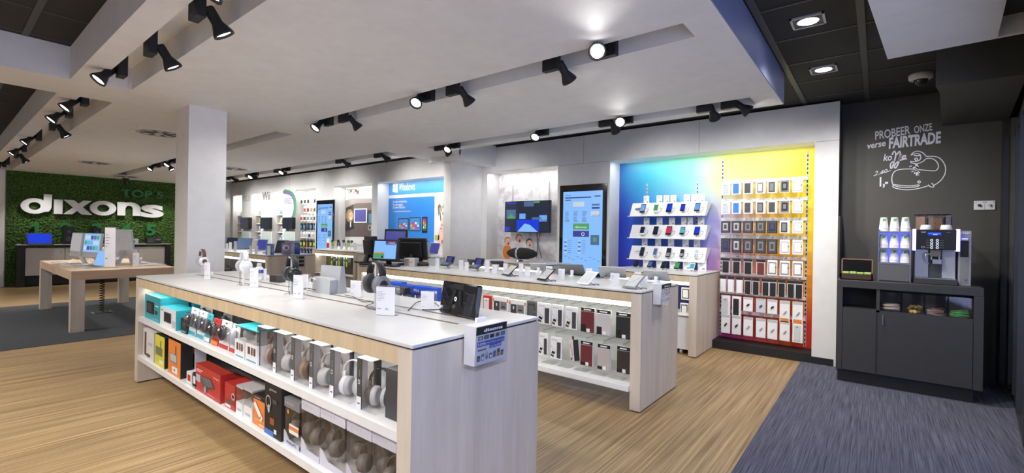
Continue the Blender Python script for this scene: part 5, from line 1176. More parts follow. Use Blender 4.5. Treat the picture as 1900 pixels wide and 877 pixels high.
# leaflet holders on the end panels
def leaflet(label, l, r, tp, bo, xx):
    q = on_x((l + r) / 2, bo, xx); h = on_x((l + r) / 2, tp, xx).z - q.z; w = on_x(r, bo, xx).y - on_x(l, bo, xx).y; kk = w / .20
    t = thing('leaflet_holder', label, 'leaflet holder', (xx - .078, q.y, q.z), rotz=R(90))   # local x runs along +y, front faces +x
    B().prism([(-.10, -.02), (-.07, -.02), (-.055, .0), (-.055, h), (-.0, h), (-.0, -.02)][:0] or [(-.065, 0), (-.075, h), (-.004, h), (-.004, 0)], -w / 2 + .004, w / 2 - .004, flat((.72, .72, .74)), 'x').build('leaflets', t)
    b = B(); b.prism([(-.075, -.015), (-.079, h * .78), (-.081, h * .78), (-.078, -.018), (-.002, -.018), (-.002, -.015)], -w / 2, w / 2, acrylic, 'x'); b.build('acrylic_tray', t)
    b = B(); f = lambda v: -.0655 - .010 * v / h - .0012
    def q_(x0, z0, x1, z1, m, k=0): b.quad((x0, f(z0) - k * .0005, z0), (x1, f(z0) - k * .0005, z0), (x1, f(z1) - k * .0005, z1), (x0, f(z1) - k * .0005, z1), m)
    q_(-w / 2 + .004, h * .78, w / 2 - .004, h * .985, black_matt); b.text('dixons', (-.055, f(h * .84) - .0012, h * .84), X_, Z_, h * .075, wh, off=.03, w=.125)
    for k in range(5): q_(-.085 + k * .037, h * .64, -.057 + k * .037, h * .74, (dark_grey, black_matt, dark_grey, mid_grey, navy)[k]); q_(-.081 + k * .037, h * .655, -.063 + k * .037, h * .725, (light_grey, mid_grey, black_matt, brown, teal)[k], 1)
    lb = flat((.10, .15, .48)); q_(-.09, h * .47, .09, h * .60, lb); q_(-.01, h * .37, .07, h * .475, lb)
    b.text('10%', (-.085, f(h * .50) - .0015, h * .505), X_, Z_, h * .062, wh, off=.02, w=.05); b.text('Air Miles korting', (-.03, f(h * .5) - .0015, h * .515), X_, Z_, h * .038, wh, w=.115); b.text('op ALLES!', (-.005, f(h * .4) - .0015, h * .40), X_, Z_, h * .042, wh, off=.015, w=.07)
    q_(-.085, h * .36, -.03, h * .40, mid_grey)
    for k in range(7): q_(-.086 + k * .026, h * .10, -.068 + k * .026, h * (.24 + .03 * (k % 3)), (black_matt, mid_grey, light_grey, dark_grey, flat((.1, .15, .4)), brown, dark_grey)[k]); q_(-.083 + k * .026, h * .12, -.071 + k * .026, h * .2, (mid_grey, wh, mid_grey, wh, mid_grey, orange, mid_grey)[k], 1)
    b.build('front_print', t)
    B().box(-.03, -.012, h * .9, .03, 0.0, h + .02, wh).build('hook', t)
    return t
leaflet('leaflet holder with dixons discount leaflets on the front island end', 884, 942, 601, 672, -1.31)
leaflet('leaflet holder on the end of the tablet island', 1228, 1246, 526, 563, -1.35)
# ================================================================ on the tablet island
def tab(px, pyb, label, w, h, m, scr, rz, tilt=-55, facing=1, lift=.06, style=0):
    """tablet on a stand; facing -1 shows its back"""
    p = on_top(px, pyb)
    t = thing('display_tablet', label, 'tablet', (p.x, p.y, CT), rotz=rz)
    M = Matrix.Translation((0, 0, lift)) @ Matrix.Rotation(R(tilt if facing > 0 else -tilt), 4, 'X')
    b = B(); b.T = M; b.rbox(-w / 2, -.004, -h / 2, w / 2, .005, h / 2, m, .003); b.T = None; b.build('tablet_body', t)
    b = B(); b.T = M; y = -.005
    rect(b, -w * .42, -h * .40, w * .42, h * .42, y, scr)
    if style == 1:
        for k in range(6): rect(b, -w * .34, h * (.3 - .1 * k), w * (.34 - .05 * (k % 2)), h * (.32 - .1 * k), y - .0005, mid_grey)
    if style == 2: stroke(b, [(-w * .3, -h * .2), (w * .05, h * .0), (w * .3, h * .25)], .003, dark_grey, (0, y - .0005, 0), X_, Z_); [rect(b, -w * .3 + k * w * .15, -h * .48, -w * .2 + k * w * .15, -h * .44, y, mid_grey) for k in range(5)]
    b.T = None; b.build('screen', t)
    b = B(); b.cyl((0, .02 * facing, 0), (0, .01 * facing, lift * .9), .016, .020, wh, 14); b.lathe([(0, .006), (.036, .005), (.038, 0)], wh, (0, .02 * facing, 0), 18); b.build('stand', t)
    b = B(); cable(b, (w * .2, 0, lift - .02), (w * .45, .02, .01), .03, (.04, .02, 0), black_matt, .0028); b.build('security_cable', t)
    return t
def clam(px, pyb, label, rz):
    p = on_top(px, pyb); t = thing('handheld_console', label, 'game console', (p.x, p.y, CT), rotz=rz)
    for nm, M in (('lower_half', Matrix.Translation((0, -.03, .05)) @ Matrix.Rotation(R(-68), 4, 'X')), ('upper_half', Matrix.Translation((.0, .025, .10)) @ Matrix.Rotation(R(-20), 4, 'X'))):
        b = B(); b.T = M; b.rbox(-.075, -.008, -.045, .075, .008, .045, black_gloss if nm[0] == 'u' else dark_grey, .005); b.T = None; o = b.build(nm, t)
        b = B(); b.T = M; rect(b, -.045, -.03, .045, .032, -.009, scr_grey if nm[0] == 'l' else scr_navy); b.T = None; b.build('screen', o)
    b = B(); b.cyl((0, .01, 0), (0, -.01, .05), .018, .022, wh, 14); b.build('stand', t)
clam(832, 497, 'folding game console with blue screen, nearest the tills', R(-8)); clam(886, 502, 'folding game console with grey screen, second on the counter', R(-8))
EINK = mat('eink_screen', (.52, .54, .54), .5)
tab(946, 512, 'black e-reader with pale page, first of three along the front edge', .115, .165, black, EINK, R(-12), tilt=-54, style=1)
tab(1013, 521, 'black e-reader with pale page, beside the white one', .115, .165, black, EINK, R(-12), tilt=-54, style=1)
tab(1090, 528, 'white e-reader with white frame near the counter end', .13, .17, wh, EINK, R(-12), tilt=-54, style=0)
tab(1176, 535, 'silver framed e-reader with drawing on screen near the leaflets', .13, .175, mid_grey, EINK, R(-14), tilt=-54, style=2)
for k, (px, pyb, w, m, lab) in enumerate([(812, 486, .13, black, 'black tablet seen from behind next to the first game console'), (880, 489, .16, dark_grey, 'dark tablet seen from behind next to the second game console'), (924, 495, .17, dark_grey, 'thin dark tablet seen edge-on in the back row'),
                              (1000, 502, .19, silver, 'silver tablet seen from behind before the television counter'), (1062, 509, .25, mid_grey, 'large grey tablet seen from behind under the touchscreen'), (1136, 516, .26, silver, 'large silver tablet seen from behind right of the touchscreen'), (1218, 525, .22, silver, 'silver tablet seen from behind at the end by the leaflets')]):
    tab(px, pyb, lab, w, w * .72, m, scr_sky, R(198 if k < 6 else 185), tilt=-52, lift=.07)
for k, (px, pyb, pyt, w) in enumerate([(812, 500, 478, .05), (819, 492, 474, .05), (856, 500, 482, .06), (866, 503, 486, .055), (904, 505, 483, .06), (918, 508, 490, .06), (938, 503, 488, .055), (967, 506, 488, .055), (979, 513, 494, .06), (1019, 505, 493, .075), (1042, 519, 498, .065), (1093, 515, 497, .07), (1141, 529, 506, .08), (1183, 518, 504, .065), (1194, 532, 511, .07)]):
    block(px, pyb, pyt, 'white price block on the tablet island, %s from the tills' % (ORD + ['fourteenth', 'fifteenth'])[k], w=w, d=.02, rz=R(24))
# tills
def monitor(name, label, loc, rotz, w, h, tilt, scr=None, body=black, prints=(), cat='till screen', depth=.05):
    t = thing(name, label, cat, loc, rotz=rotz); M = Matrix.Translation((0, 0, h / 2 + .07)) @ Matrix.Rotation(R(tilt), 4, 'X')
    b = B(); b.T = M; b.rbox(-w / 2, 0, -h / 2, w / 2, depth, h / 2, body, .012); b.rbox(-w * .36, depth, -h * .34, w * .36, depth + .04, h * .34, body, .01); b.T = None; b.build('casing', t)
    b = B(); b.T = M
    if scr: rect(b, -w * .43, -h * .40, w * .43, h * .42, -.001, scr)
    else: rect(b, -w * .43, -h * .40, w * .43, h * .42, -.001, black_gloss)
    for k, (u0, v0, u1, v1, m) in enumerate(prints): rect(b, w * .86 * (u0 - .5), h * .82 * (v0 - .49), w * .86 * (u1 - .5), h * .82 * (v1 - .49), -.0016 - .0004 * k, m)
    if prints: b.text('Dixons', (w * .17, -.004, h * .31), X_, Z_, h * .055, scr_white, w=w * .20)
    b.T = None; b.build('screen', t)
    b = B(); b.rbox(-w * .3, .0, 0, w * .3, .22, .025, body, .008); b.cyl((0, .10, .02), (0, depth * .6 + .03, h * .45), .035, .03, body, 14); b.build('foot', t)
    return t
p = on_top(714, 494)
monitor('till_screen', 'till screen facing the room with blue and green sales page', (p.x, p.y, CT), R(22), .36, .265, -8, scr_blue, prints=((0, 0, .5, 1, scr_sky), (.5, .86, 1, 1, scr_navy), (.62, .88, .92, .97, scr_red), (.02, .30, .48, .37, scr_orange), (.02, .02, .48, .30, scr_green), (.36, .02, .44, .16, scr_dark), (.5, .0, 1, .80, scr_sky), (.52, .79, .98, .82, scr_navy)))
p = on_top(684, 486); monitor('till_screen', 'black till screen seen from behind, left of the cluster', (on_y(692, 470, 3.78).x, 3.78, CT), R(165), .40, .30, -6, None)
p = on_top(735, 484); monitor('till_screen', 'tall till screen with dark blue display rising behind the others', (on_y(733, 460, 4.12).x, 4.12, CT), R(30), .34, .40, -6, scr_navy); 
bpy.data.objects['till_screen.002'].location.z += .0
p = on_top(766, 489); monitor('till_screen', 'large black till back with metal stand, right of the cluster', (on_y(768, 470, 4.0).x, 4.0, CT), R(205), .40, .29, -10, None)
p = on_top(790, 490); monitor('customer_display', 'narrow pale customer display turned to the right', (p.x - .02, p.y + .02, CT), R(116), .26, .25, -8, mat('pale_display', (.62, .60, .55), .4), cat='customer display', depth=.03)
t = thing('till_stand', 'black monitor stand block under the tall till screen', 'monitor stand', (*on_top(735, 484)[:2], CT)); bpy.data.objects.remove(t)
p = on_top(700, 500)
t = thing('keyboard', 'black keyboard pad at the left corner of the tills', 'keyboard', (p.x - .12, p.y + .02, CT), rotz=R(20)); B().rbox(-.16, -.07, 0, .16, .07, .022, black, .006).build('body', t)
b = B()
for i in range(12):
    for j in range(4): b.box(-.15 + i * .025, -.055 + j * .028, .022, -.13 + i * .025, -.033 + j * .028, .027, dark_grey)
b.build('keys', t)
for k, (px, py, lab) in enumerate(((733, 495, 'small black scanner before the till screen'), (757, 486, 'low black card reader between the tills'))):
    p = on_top(px, py); t = thing('card_reader', lab, 'card reader', (p.x, p.y, CT), rotz=R(20)); B().prism([(-.05, 0), (.05, 0), (.05, .035), (-.04, .02)], -.045, .045, black, 'x').build('body', t)
    b = B(); [b.box(-.03 + i * .022, -.035 + j * .018, .021 + j * .0035, -.014 + i * .022, -.023 + j * .018, .030 + j * .0035, mid_grey) for i in range(3) for j in range(3)]; b.build('keys', t)
p = on_top(760, 494); t = thing('tape_dispenser', 'grey and clear box with orange mark on the tablet island', 'cash box', (p.x, p.y + .03, CT), rotz=R(20))
B().rbox(-.075, -.055, 0, .075, .055, .105, light_grey, .004).build('body', t); b = B(); rect(b, -.068, .01, -.005, .095, -.0562, mid_grey); rect(b, -.02, .045, .045, .062, -.057, orange); b.build('front_print', t)
p = on_top(785, 494); t = thing('barcode_scanner', 'dark handheld device with tangled grey cables', 'scanner', (p.x, p.y, CT), rotz=R(30)); B().rbox(-.07, -.035, 0, .07, .035, .045, black, .014).build('body', t); B().rbox(-.05, -.02, .045, .02, .02, .06, dark_grey, .005).build('handle', t)
b = B()
for k in range(4): b.tube(curve([(-.1 + .03 * k, -.06, .003), (-.02, -.10 - .01 * k, .006), (.08, -.06, .004 + .002 * k), (.10, .0, .01)], 6), .003, light_grey if k % 2 else mid_grey, 5)
b.build('cables', t)
p = on_top(811, 486); t = thing('grey_box', 'plain grey box behind the blue brochure stand', 'box', (on_y(811, 480, 4.16).x, 4.16, CT), rotz=R(18)); B().rbox(-.085, -.06, 0, .085, .06, .095, light_grey, .004).build('body', t); B().box(-.09, -.065, .095, .09, .065, .103, mid_grey).build('lid', t)
# counter edge of software niche: brochure and laptop
for (px, pyb, pyt, w, lab, m) in ((809, 474, 452, .22, 'bright blue brochure stand before the blue poster', flat((.04, .33, .75))),):
    p = on_y(px, pyb, 5.3); h = on_y(px, pyt, 5.3).z - .945
    t = thing('software_counter', 'low white ledge before the blue software poster', 'display counter', (-7.32, 5.72, 0)); B().rbox(-1.02, -.32, .92, .98, .3, CT, white_top, .003).build('worktop', t); B().box(-1.0, -.30, 0, .96, .28, .92, birch_end).build('body', t)
p = on_top(807, 473); t = thing('brochure_stand', 'bright blue brochure standing before the palm photograph', 'brochure', (p.x, 5.55, CT), rot=(R(-10), 0, R(20))); B().box(-.13, 0, 0, .13, .006, .30, flat((.04, .33, .75))).build('panel', t)
b = B(); [rect(b, -.10, .24 - k * .05, .02, .25 - k * .05, -.001, wh) for k in range(4)]; [rect(b, .05, .17 - k * .05, .10, .21 - k * .05, -.001, orange) for k in range(3)]; b.build('print', t)
def laptop(loc, rotz, label, w=.34, d=.23, body=silver, scr=scr_navy, open_=105, back=None):
    t = thing('laptop', label, 'laptop', loc, rotz=rotz); b = B(); b.rbox(-w / 2, -d, 0, w / 2, 0, .014, body, .004); b.build('base', t)
    b = B()
    for i in range(11):
        for j in range(4): b.box(-w * .42 + i * w * .078, -d * .45 + j * d * .1, .014, -w * .42 + i * w * .078 + w * .062, -d * .45 + j * d * .1 + d * .075, .0165, dark_grey if body is not dark_grey else mid_grey)
    b.box(-w * .12, -d * .92, .014, w * .12, -d * .58, .0148, mid_grey); b.build('keyboard', t)
    M = Matrix.Translation((0, -.004, .012)) @ Matrix.Rotation(R(90 - open_), 4, 'X'); b = B(); b.T = M; b.rbox(-w / 2, 0, 0, w / 2, .008, d, back or body, .003); b.T = None; o = b.build('lid', t)
    b = B(); b.T = M; rect(b, -w * .46, d * .06, w * .46, d * .95, -.001, scr); b.T = None; b.build('screen', o)
    return t
p = on_top(822, 470); laptop((p.x + .1, 5.95, CT), R(-10), 'silver laptop with navy screen on the ledge beside the pillar', scr=scr_navy)
# navigation devices and watches on their counter
NX = [(607, 464), (618, 464), (628, 464), (640, 465)]
for k, (px, py) in enumerate([(608, 459), (621, 460), (634, 461), (647, 462)]):
    p = on_top(px, py); t = thing('navigation_device', 'small black navigation unit lying tilted, %s on the front edge' % ORD[k], 'navigation device', (p.x, p.y, CT + .03), rot=(R(-60), 0, R(15))); B().rbox(-.07, 0, -.045, .07, .02, .045, black_gloss, .006).build('body', t); b = B(); rect(b, -.055, -.035, .055, .035, -.001, scr_grey if k % 2 else EINK); b.build('screen', t)
    b = B(); b.cyl((0, .015, 0), (0, .03, -.03), .02, .025, wh, 12); b.build('holder', t)
for k, (px, py, m) in enumerate([(620, 452, green_l), (631, 450, dark_grey), (641, 449, light_grey), (650, 448, green_l), (656, 449, wh)]):
    x = on_y(px, py, 6.0).x; t = thing('sport_watch', 'sport watch on white stand behind the navigation units, %s' % ORD[k], 'watch', (x, 6.0, CT)); B().prism([(-.04, 0), (.05, 0), (.03, .16), (-.0, .16)], -.05, .05, wh, 'x').build('stand', t)
    b = B(); b.tube(curve([(-.035, -.03, .07), (-.04, -.04, .13), (0, -.03, .19), (.04, -.04, .13), (.035, -.03, .07)], 5), .016, m, 6); b.build('strap', t); b = B(); b.cyl((0, -.03, .19), (0, -.06, .18), .035, .035, black_gloss, 14); b.build('dial', t)
p = on_y(604, 458, 5.8); t = thing('small_carton', 'small red and white carton at the end of the watch counter', 'box', (on_y(603.5, 455, 5.85).x + .12, 5.85, CT)); B().box(-.06, 0, 0, .06, .05, .24, wh).build('body', t); b = B(); rect(b, -.055, .02, .055, .14, -.001, red); b.build('print', t)
# laptop island goods
LAP = [(424, 460, R(20), 'dark laptop at the left end of the laptop island', scr_dark, dark_grey), (444, 462, R(35), 'tablet laptop with blue screen, second on the laptop island', scr_grey, dark_grey), (468, 466, R(10), 'laptop with navy screen, third on the laptop island', scr_navy, silver), (488, 470, R(-60), 'dark laptop turned away near the end of the laptop island', scr_dark, dark_grey), (523, 471, R(-75), 'thin silver laptop seen from the side beside blue brochure', scr_grey, silver)]
for k, (px, py, rz, lab, s_, m) in enumerate(LAP):
    p = on_top(px, py); laptop((p.x, max(4.02, min(4.2, p.y + .15)), CT), rz, lab, body=m, scr=s_, w=.33, d=.235)
for k, (px, pyb, pyt) in enumerate([(421.5, 466, 451), (428, 465, 449), (437, 467, 447), (466, 471, 455), (476, 472, 455), (499.5, 474, 456)]):
    block(px, pyb, pyt, 'narrow white price block on the laptop island, %s from the left' % ORD[k], w=.075, d=.02, rz=R(20))
for k, (l, r, tp, bo, m, lab) in enumerate([(507, 523.5, 452.5, 474, flat((.04, .25, .62)), 'square blue brochure with pictures on the laptop island'), (535, 552, 451.5, 473, flat((.22, .15, .30)), 'purple picture brochure on the laptop island'), (566, 576, 452, 473, flat((.03, .16, .62)), 'narrow blue brochure at the laptop island end')]):
    p = on_top((l + r) / 2, bo); w = (on_y(r, bo, p.y).x - on_y(l, bo, p.y).x) / math.cos(R(0)); h = on_y((l + r) / 2, tp, p.y).z - CT
    t = thing('brochure_stand', lab, 'brochure', (p.x, p.y, CT), rotz=0); B().box(-w / 2, 0, 0, w / 2, .006, h, m).build('panel', t); b = B()
    if k == 1: b.disc((0, -.001, h * .6), X_, Z_, w * .38, h * .25, flat((.55, .50, .52))); b.disc((0.02, -.002, h * .58), X_, Z_, w * .2, h * .15, dark_grey)
    else: [rect(b, -w * .4, h * (.8 - .11 * j), w * .05, h * (.82 - .11 * j), -.001, wh) for j in range(6)]; [rect(b, w * .18, h * (.66 - .17 * j), w * .42, h * (.78 - .17 * j), -.001, (mid_grey, orange, light_grey)[j % 3]) for j in range(3)]
    b.build('print', t)
q = on_y(551, 489, 3.51); t = thing('leaflet_holder', 'small leaflet holder hanging on the laptop island front', 'leaflet holder', (-8.0, on_x(551, 480, -8.0).y, .80), rotz=R(90)); B().box(-.13, -.05, -.10, .13, -.004, .14, acrylic).build('acrylic_tray', t)
b = B(); rect(b, -.12, -.08, .12, .13, -.0515, flat((.35, .36, .33))); [rect(b, -.1 + i * .11, -.06 + j * .065, -.01 + i * .11, -.015 + j * .065, -.0525, black_matt) for i in range(2) for j in range(3)]; b.build('front_print', t)
for k in range(3):
    x = -10.0 + k * .42; t = thing('laptop_bag', 'black laptop bag on the shelf of the laptop island, %s from left' % ORD[k], 'bag', (x, 3.66, .332)); B().rbox(-.17, -.05, 0, .17, .05, .27, black_matt, .02).build('body', t); b = B(); b.tube(curve([(-.06, 0, .26), (-.05, 0, .34), (.05, 0, .34), (.06, 0, .26)], 5), .008, dark_grey, 6); b.build('handle', t)
t = thing('printer', 'grey boxes low in the laptop island, right end', 'printer', (-8.55, 3.67, .332)); B().rbox(-.2, -.1, 0, .2, .1, .26, light_grey, .01).build('body', t); B().box(-.15, -.105, .05, .15, -.1, .12, dark_grey).build('paper_tray', t)
t = thing('red_case', 'dark red case beside the grey printer', 'case', (-8.24, 3.67, .332)); B().rbox(-.06, -.1, 0, .06, .1, .24, bordeaux, .008).build('body', t)

# ================================================================ computer table
def imac(px, py, rz, label, w=.50, h=.36, scr=scr_sky, prints=True, z=TZ):
    p = on_z(px, py, z); t = thing('all_in_one_computer', label, 'computer', (p.x, p.y, z), rotz=rz)
    M = Matrix.Translation((0, 0, .12 + h / 2)) @ Matrix.Rotation(R(-6), 4, 'X')
    b = B(); b.T = M; b.rbox(-w / 2, 0, -h / 2, w / 2, .035, h / 2, silver, .008); b.T = None; b.build('casing', t)
    b = B(); b.T = M; rect(b, -w * .48, -h * .28, w * .48, h * .47, -.001, scr)
    if prints:
        for i in range(5):
            for j in range(3): rect(b, -w * .43 + i * w * .175, -h * .2 + j * h * .22, -w * .43 + i * w * .175 + w * .15, -h * .2 + j * h * .22 + h * .16, -.002, (scr_white, scr_blue, scr_green, scr_navy, scr_white, scr_cyan, scr_grey)[(i * 3 + j * 2) % 7])
    b.T = None; b.build('screen', t)
    b = B(); b.prism([(.02, .20), (.035, .20), (.13, .0), (.10, 0)], -.09, .09, silver, 'x'); b.box(-.10, -.09, 0, .10, .13, .008, silver); b.build('foot', t)
    return t
imac(140, 489, R(5), 'silver computer with pale screen, left on the computer table', scr=mat('pale_screen', (0, 0, 0), .2, emit=(.42, .42, .42), es=.8), prints=False)
imac(169, 492, R(12), 'silver computer with colourful windows on its screen')
imac(232, 488, R(191), 'silver computer seen from behind on the right of table', w=.56, h=.42)
p = on_z(160, 497, TZ)
for k, (px, py, rz, lab, s_) in enumerate([(184, 495, R(12), 'open silver laptop with bright pictures at the table front', scr_sky), (208, 484, R(15), 'open silver laptop behind the price tower', scr_blue), (252, 490, R(192), 'open silver laptop seen from behind on the right', scr_blue), (188, 480, R(10), 'open silver laptop at the back of the table', scr_grey)]):
    p = on_z(px, py, TZ); laptop((p.x, p.y, TZ), rz, lab, scr=s_, w=.33, d=.23)
for k, (px, py, lab) in enumerate([(112, 487, 'white computer keyboard at the left table corner'), (130, 492, 'white computer keyboard at the table front'), (278, 491, 'flat silver laptop closed at the right of the table')]):
    p = on_z(px, py, TZ); t = thing('keyboard', lab, 'keyboard', (p.x, p.y, TZ), rotz=R(14)); B().rbox(-.15 if k < 2 else -.2, -.06 if k < 2 else -.13, 0, .15 if k < 2 else .2, .06 if k < 2 else .13, .012, wh if k < 2 else silver, .004).build('body', t)
    b = B(); [b.box(-.14 + i * .0235, -.045 + j * .026, .012, -.12 + i * .0235, -.026 + j * .026, .0145, light_grey) for i in range(12) for j in range(4)]; b.build('keys', t)
for k, (px, pyb, pyt, w, lab) in enumerate([(207, 496, 421, .16, 'tall clear price tower with white cards on the table'), (255, 494, 468, .10, 'white cylinder like price block at the table right'), (193, 480, 459, .07, 'small white block behind the computers')]):
    block(px, pyb, pyt, lab, w=w, d=.06, z=TZ, rz=R(40))
b = B(); b.tube(curve([(on_z(x, y, TZ).x, on_z(x, y, TZ).y, TZ + .005) for x, y in ((128, 488), (136, 481), (147, 486), (158, 492), (170, 486))], 6), .005, wh, 6); tag(b.build('white_cable'), 'white cable curling over the computer table', 'cable')
b = B(); q = on_z(189, 580, 0); pts = [(q.x + .03 * math.cos(a * .9), q.y + .03 * math.sin(a * .9), .02 + (TZ - .14) * a / 120) for a in range(118)]; b.tube(pts, .007, black_matt, 5); tag(b.build('coiled_cable'), 'black coiled cable from floor box to the table underside', 'cable')
t = thing('floor_box', 'dark floor socket box in the grey carpet', 'floor box', (q.x, q.y, .0062)); B().rbox(-.11, -.10, 0, .11, .10, .008, dark_grey, .002).build('lid', t); b = B()
for s in (-1, 1): b.box(-.11, s * .11 - .004, 0, .11, s * .11 + .004, .010, light_grey)
b.build('frame', t)

# ================================================================ moss wall lettering and cabinet goods
LX = XG + .10
def yz(px, py, x=LX): q = on_x(px, py, x); return q.y, q.z
lg = thing('shop_sign', 'big white dixons letters on the green moss wall', 'sign', (LX, 2.6, 1.8)); lz = 1.8
YB, ZB = yz(37.5, 395.2); YE, ZE = yz(302.5, 401.5); XH = yz(100, 369)[1] - yz(100, 396)[1]; DH = yz(90, 359)[1] - yz(90, 395)[1]
slope = (ZE - ZB) / (YE - YB)
def letter(fn, px0, px1, name):
    y0, y1 = yz(px0, 385)[0], yz(px1, 385)[0]; zb = ZB + slope * ((y0 + y1) / 2 - YB)
    fn(y0 - 2.6, y1 - 2.6, zb - lz).build(name, lg)
def ringp(cy, cz, ry, rz, iy, iz, n=36):
    b = B(); o = lambda r, q, i: (cy + r * math.cos(2 * math.pi * i / n), cz + q * math.sin(2 * math.pi * i / n))
    for i in range(n):
        a, c, d, e = o(ry, rz, i), o(ry, rz, i + 1), o(iy, iz, i + 1), o(iy, iz, i)
        for xx, order in ((.05, 1), (0, -1)):
            qd = [(xx, *a), (xx, *c), (xx, *d), (xx, *e)][::order]; b._add(qd, [(0, 1, 2, 3)], white_sign)
        b._add([(0, *a), (0, *c), (.05, *c), (.05, *a)], [(0, 1, 2, 3)], white_sign); b._add([(0, *e), (.05, *e), (.05, *d), (0, *d)], [(0, 1, 2, 3)], white_sign)
    return b
def l_d(y0, y1, zb):
    w = y1 - y0; b = ringp(y0 + w * .44, zb + XH * .5, w * .44, XH * .52, w * .19, XH * .26); b.prism([(y1 - w * .30, zb + XH * .12), (y1 - w * .10, zb + XH * .16), (y1 - w * .02, zb + XH * .4), (y1, zb + DH), (y1 - w * .27, zb + DH)], 0, .054, white_sign, 'x'); return b
def l_i(y0, y1, zb): b = B(); b.prism([(y0, zb), (y1, zb), (y1, zb + XH), (y0, zb + XH)], 0, .05, white_sign, 'x'); return b
def l_x(y0, y1, zb):
    w = y1 - y0; b = B(); b.prism([(y0, zb + XH), (y0 + w * .36, zb + XH), (y1, zb), (y1 - w * .37, zb)], 0, .05, white_sign, 'x'); b.prism([(y0, zb), (y0 + w * .30, zb), (y1 - w * .02, zb + XH), (y1 - w * .32, zb + XH)], 0, .049, white_sign, 'x'); return b
def l_o(y0, y1, zb): w = y1 - y0; return ringp((y0 + y1) / 2, zb + XH * .5, w * .5, XH * .53, w * .23, XH * .27)
def l_n(y0, y1, zb):
    w = y1 - y0; b = B(); b.prism([(y0, zb), (y0 + w * .34, zb), (y0 + w * .34, zb + XH), (y0, zb + XH)], 0, .05, white_sign, 'x')
    out = [(y0 + w * .30, zb + XH * .80)] + [(y0 + w * .55 + w * .45 * math.sin(a), zb + XH * .55 + XH * .47 * math.cos(a)) for a in [R(-35 + 125 * k / 10) for k in range(11)]] + [(y1, zb), (y1 - w * .34, zb), (y1 - w * .34, zb + XH * .55)] + [(y0 + w * .50 + w * .16 * math.sin(a), zb + XH * .52 + XH * .24 * math.cos(a)) for a in [R(90 - 125 * k / 6) for k in range(7)]] + [(y0 + w * .30, zb + XH * .45)]
    b.prism(out, 0, .0495, white_sign, 'x'); return b
def l_s(y0, y1, zb): b = B(); b.text('s', (0, y0, zb - .01), Y_, Z_, XH * 1.30, white_sign, off=.035, w=y1 - y0, depth=.05); return b
for fn, a, c in ((l_d, 37.5, 96), (l_i, 99.5, 115.5), (l_x, 117, 170.5), (l_o, 166, 215), (l_n, 217, 260), (l_s, 260.5, 303)): letter(fn, a, c, 'letter')
for s_, l, r, tp, bo in (('1', 56, 72.5, 412.8, 434.7), ('2', 110, 135, 413, 435), ('3', 169, 189, 414.5, 436), ('4', 220, 243, 415.5, 435.5), ('5', 270, 288, 416, 435.8)):
    y0, z0 = yz(l, bo); y1, z1 = yz(r, bo)[0], yz(l, tp)[1]; b = B(); hh = z1 - z0
    if s_ == '1': ww = y1 - y0; b.prism([(ww * .45, 0), (ww * .95, 0), (ww * .95, hh), (ww * .5, hh), (0, hh * .8), (0, hh * .62), (ww * .45, hh * .70)], 0, .04, green_sign, 'x')
    else: b.text(s_, (0, 0, 0), Y_, Z_, z1 - z0, green_sign, off=.035, w=y1 - y0, depth=.04)
    tag(b.build('wall_numeral', loc=(LX, y0, z0)), 'green number %s on the moss wall below the white letters' % ('one', 'two', 'three', 'four', 'five')[int(s_) - 1], 'sign')
y0, z0 = yz(224, 363); y1 = yz(302, 366.5)[0]; b = B(); b.text('TOP 5', (0, 0, 0), Y_, Vector((0, 0, 1)), yz(224, 350)[1] - z0, green_sign, off=.03, w=y1 - y0, depth=.04); tag(b.build('top_five_lettering', loc=(LX, y0, z0 - .01)), 'dark green TOP 5 lettering above the white letters', 'sign')
CX_ = -15.05
def cabp(px): return on_x(px, 452, CX_ + .1).y
laptop((CX_ + .05, (cabp(53) + cabp(95)) / 2, .95), R(90), 'laptop with glowing blue screen on the moss wall cabinet', w=.42, d=.25, body=dark_grey, scr=scr_ultra)
for k, (l, r, h, lab) in enumerate(((117, 139, .42, 'tall black speaker on the cabinet, nearer the blue laptop'), (172, 188, .40, 'tall black speaker on the cabinet, behind the table computers'))):
    y0, y1 = cabp(l), cabp(r); t = thing('cabinet_speaker', lab, 'speaker', (CX_, (y0 + y1) / 2, .95)); B().rbox(-.1, -(y1 - y0) / 2, 0, .1, (y1 - y0) / 2, h, black, .01).build('body', t); b = B(); b.disc((.101, 0, h * .3), Y_, Z_, .06, .06, dark_grey); b.disc((.101, 0, h * .7), Y_, Z_, .04, .04, dark_grey); b.build('drivers', t)
y0, y1 = cabp(42), cabp(51); t = thing('small_camera', 'small black camera left of the blue laptop on cabinet', 'camera', (CX_ + .05, (y0 + y1) / 2, .95)); B().rbox(-.04, -.05, 0, .04, .05, .09, black, .008).build('body', t); b = B(); b.cyl((.04, 0, .045), (.07, 0, .045), .03, .03, dark_grey); b.build('objective', t)
y0, y1 = cabp(236), cabp(256); t = thing('compact_camera', 'silver camera on the cabinet below the 4', 'camera', (CX_ + .05, (y0 + y1) / 2, .95)); B().rbox(-.05, -.12, 0, .05, .12, .13, silver, .01).build('body', t); b = B(); b.cyl((.05, .0, .06), (.09, 0, .06), .045, .04, dark_grey); b.box(.051, -.09, .02, .053, -.055, .1, black_matt); b.build('objective', t)
y0, y1 = cabp(272), cabp(300); t = thing('radio', 'black rounded radio on the cabinet below the 5', 'radio', (CX_ + .03, (y0 + y1) / 2, .95)); B().rbox(-.07, -.18, 0, .07, .18, .17, black, .03).build('body', t); b = B(); b.box(.071, -.14, .03, .073, .0, .14, dark_grey); b.box(.071, .03, .09, .073, .14, .13, mid_grey); b.build('front', t)

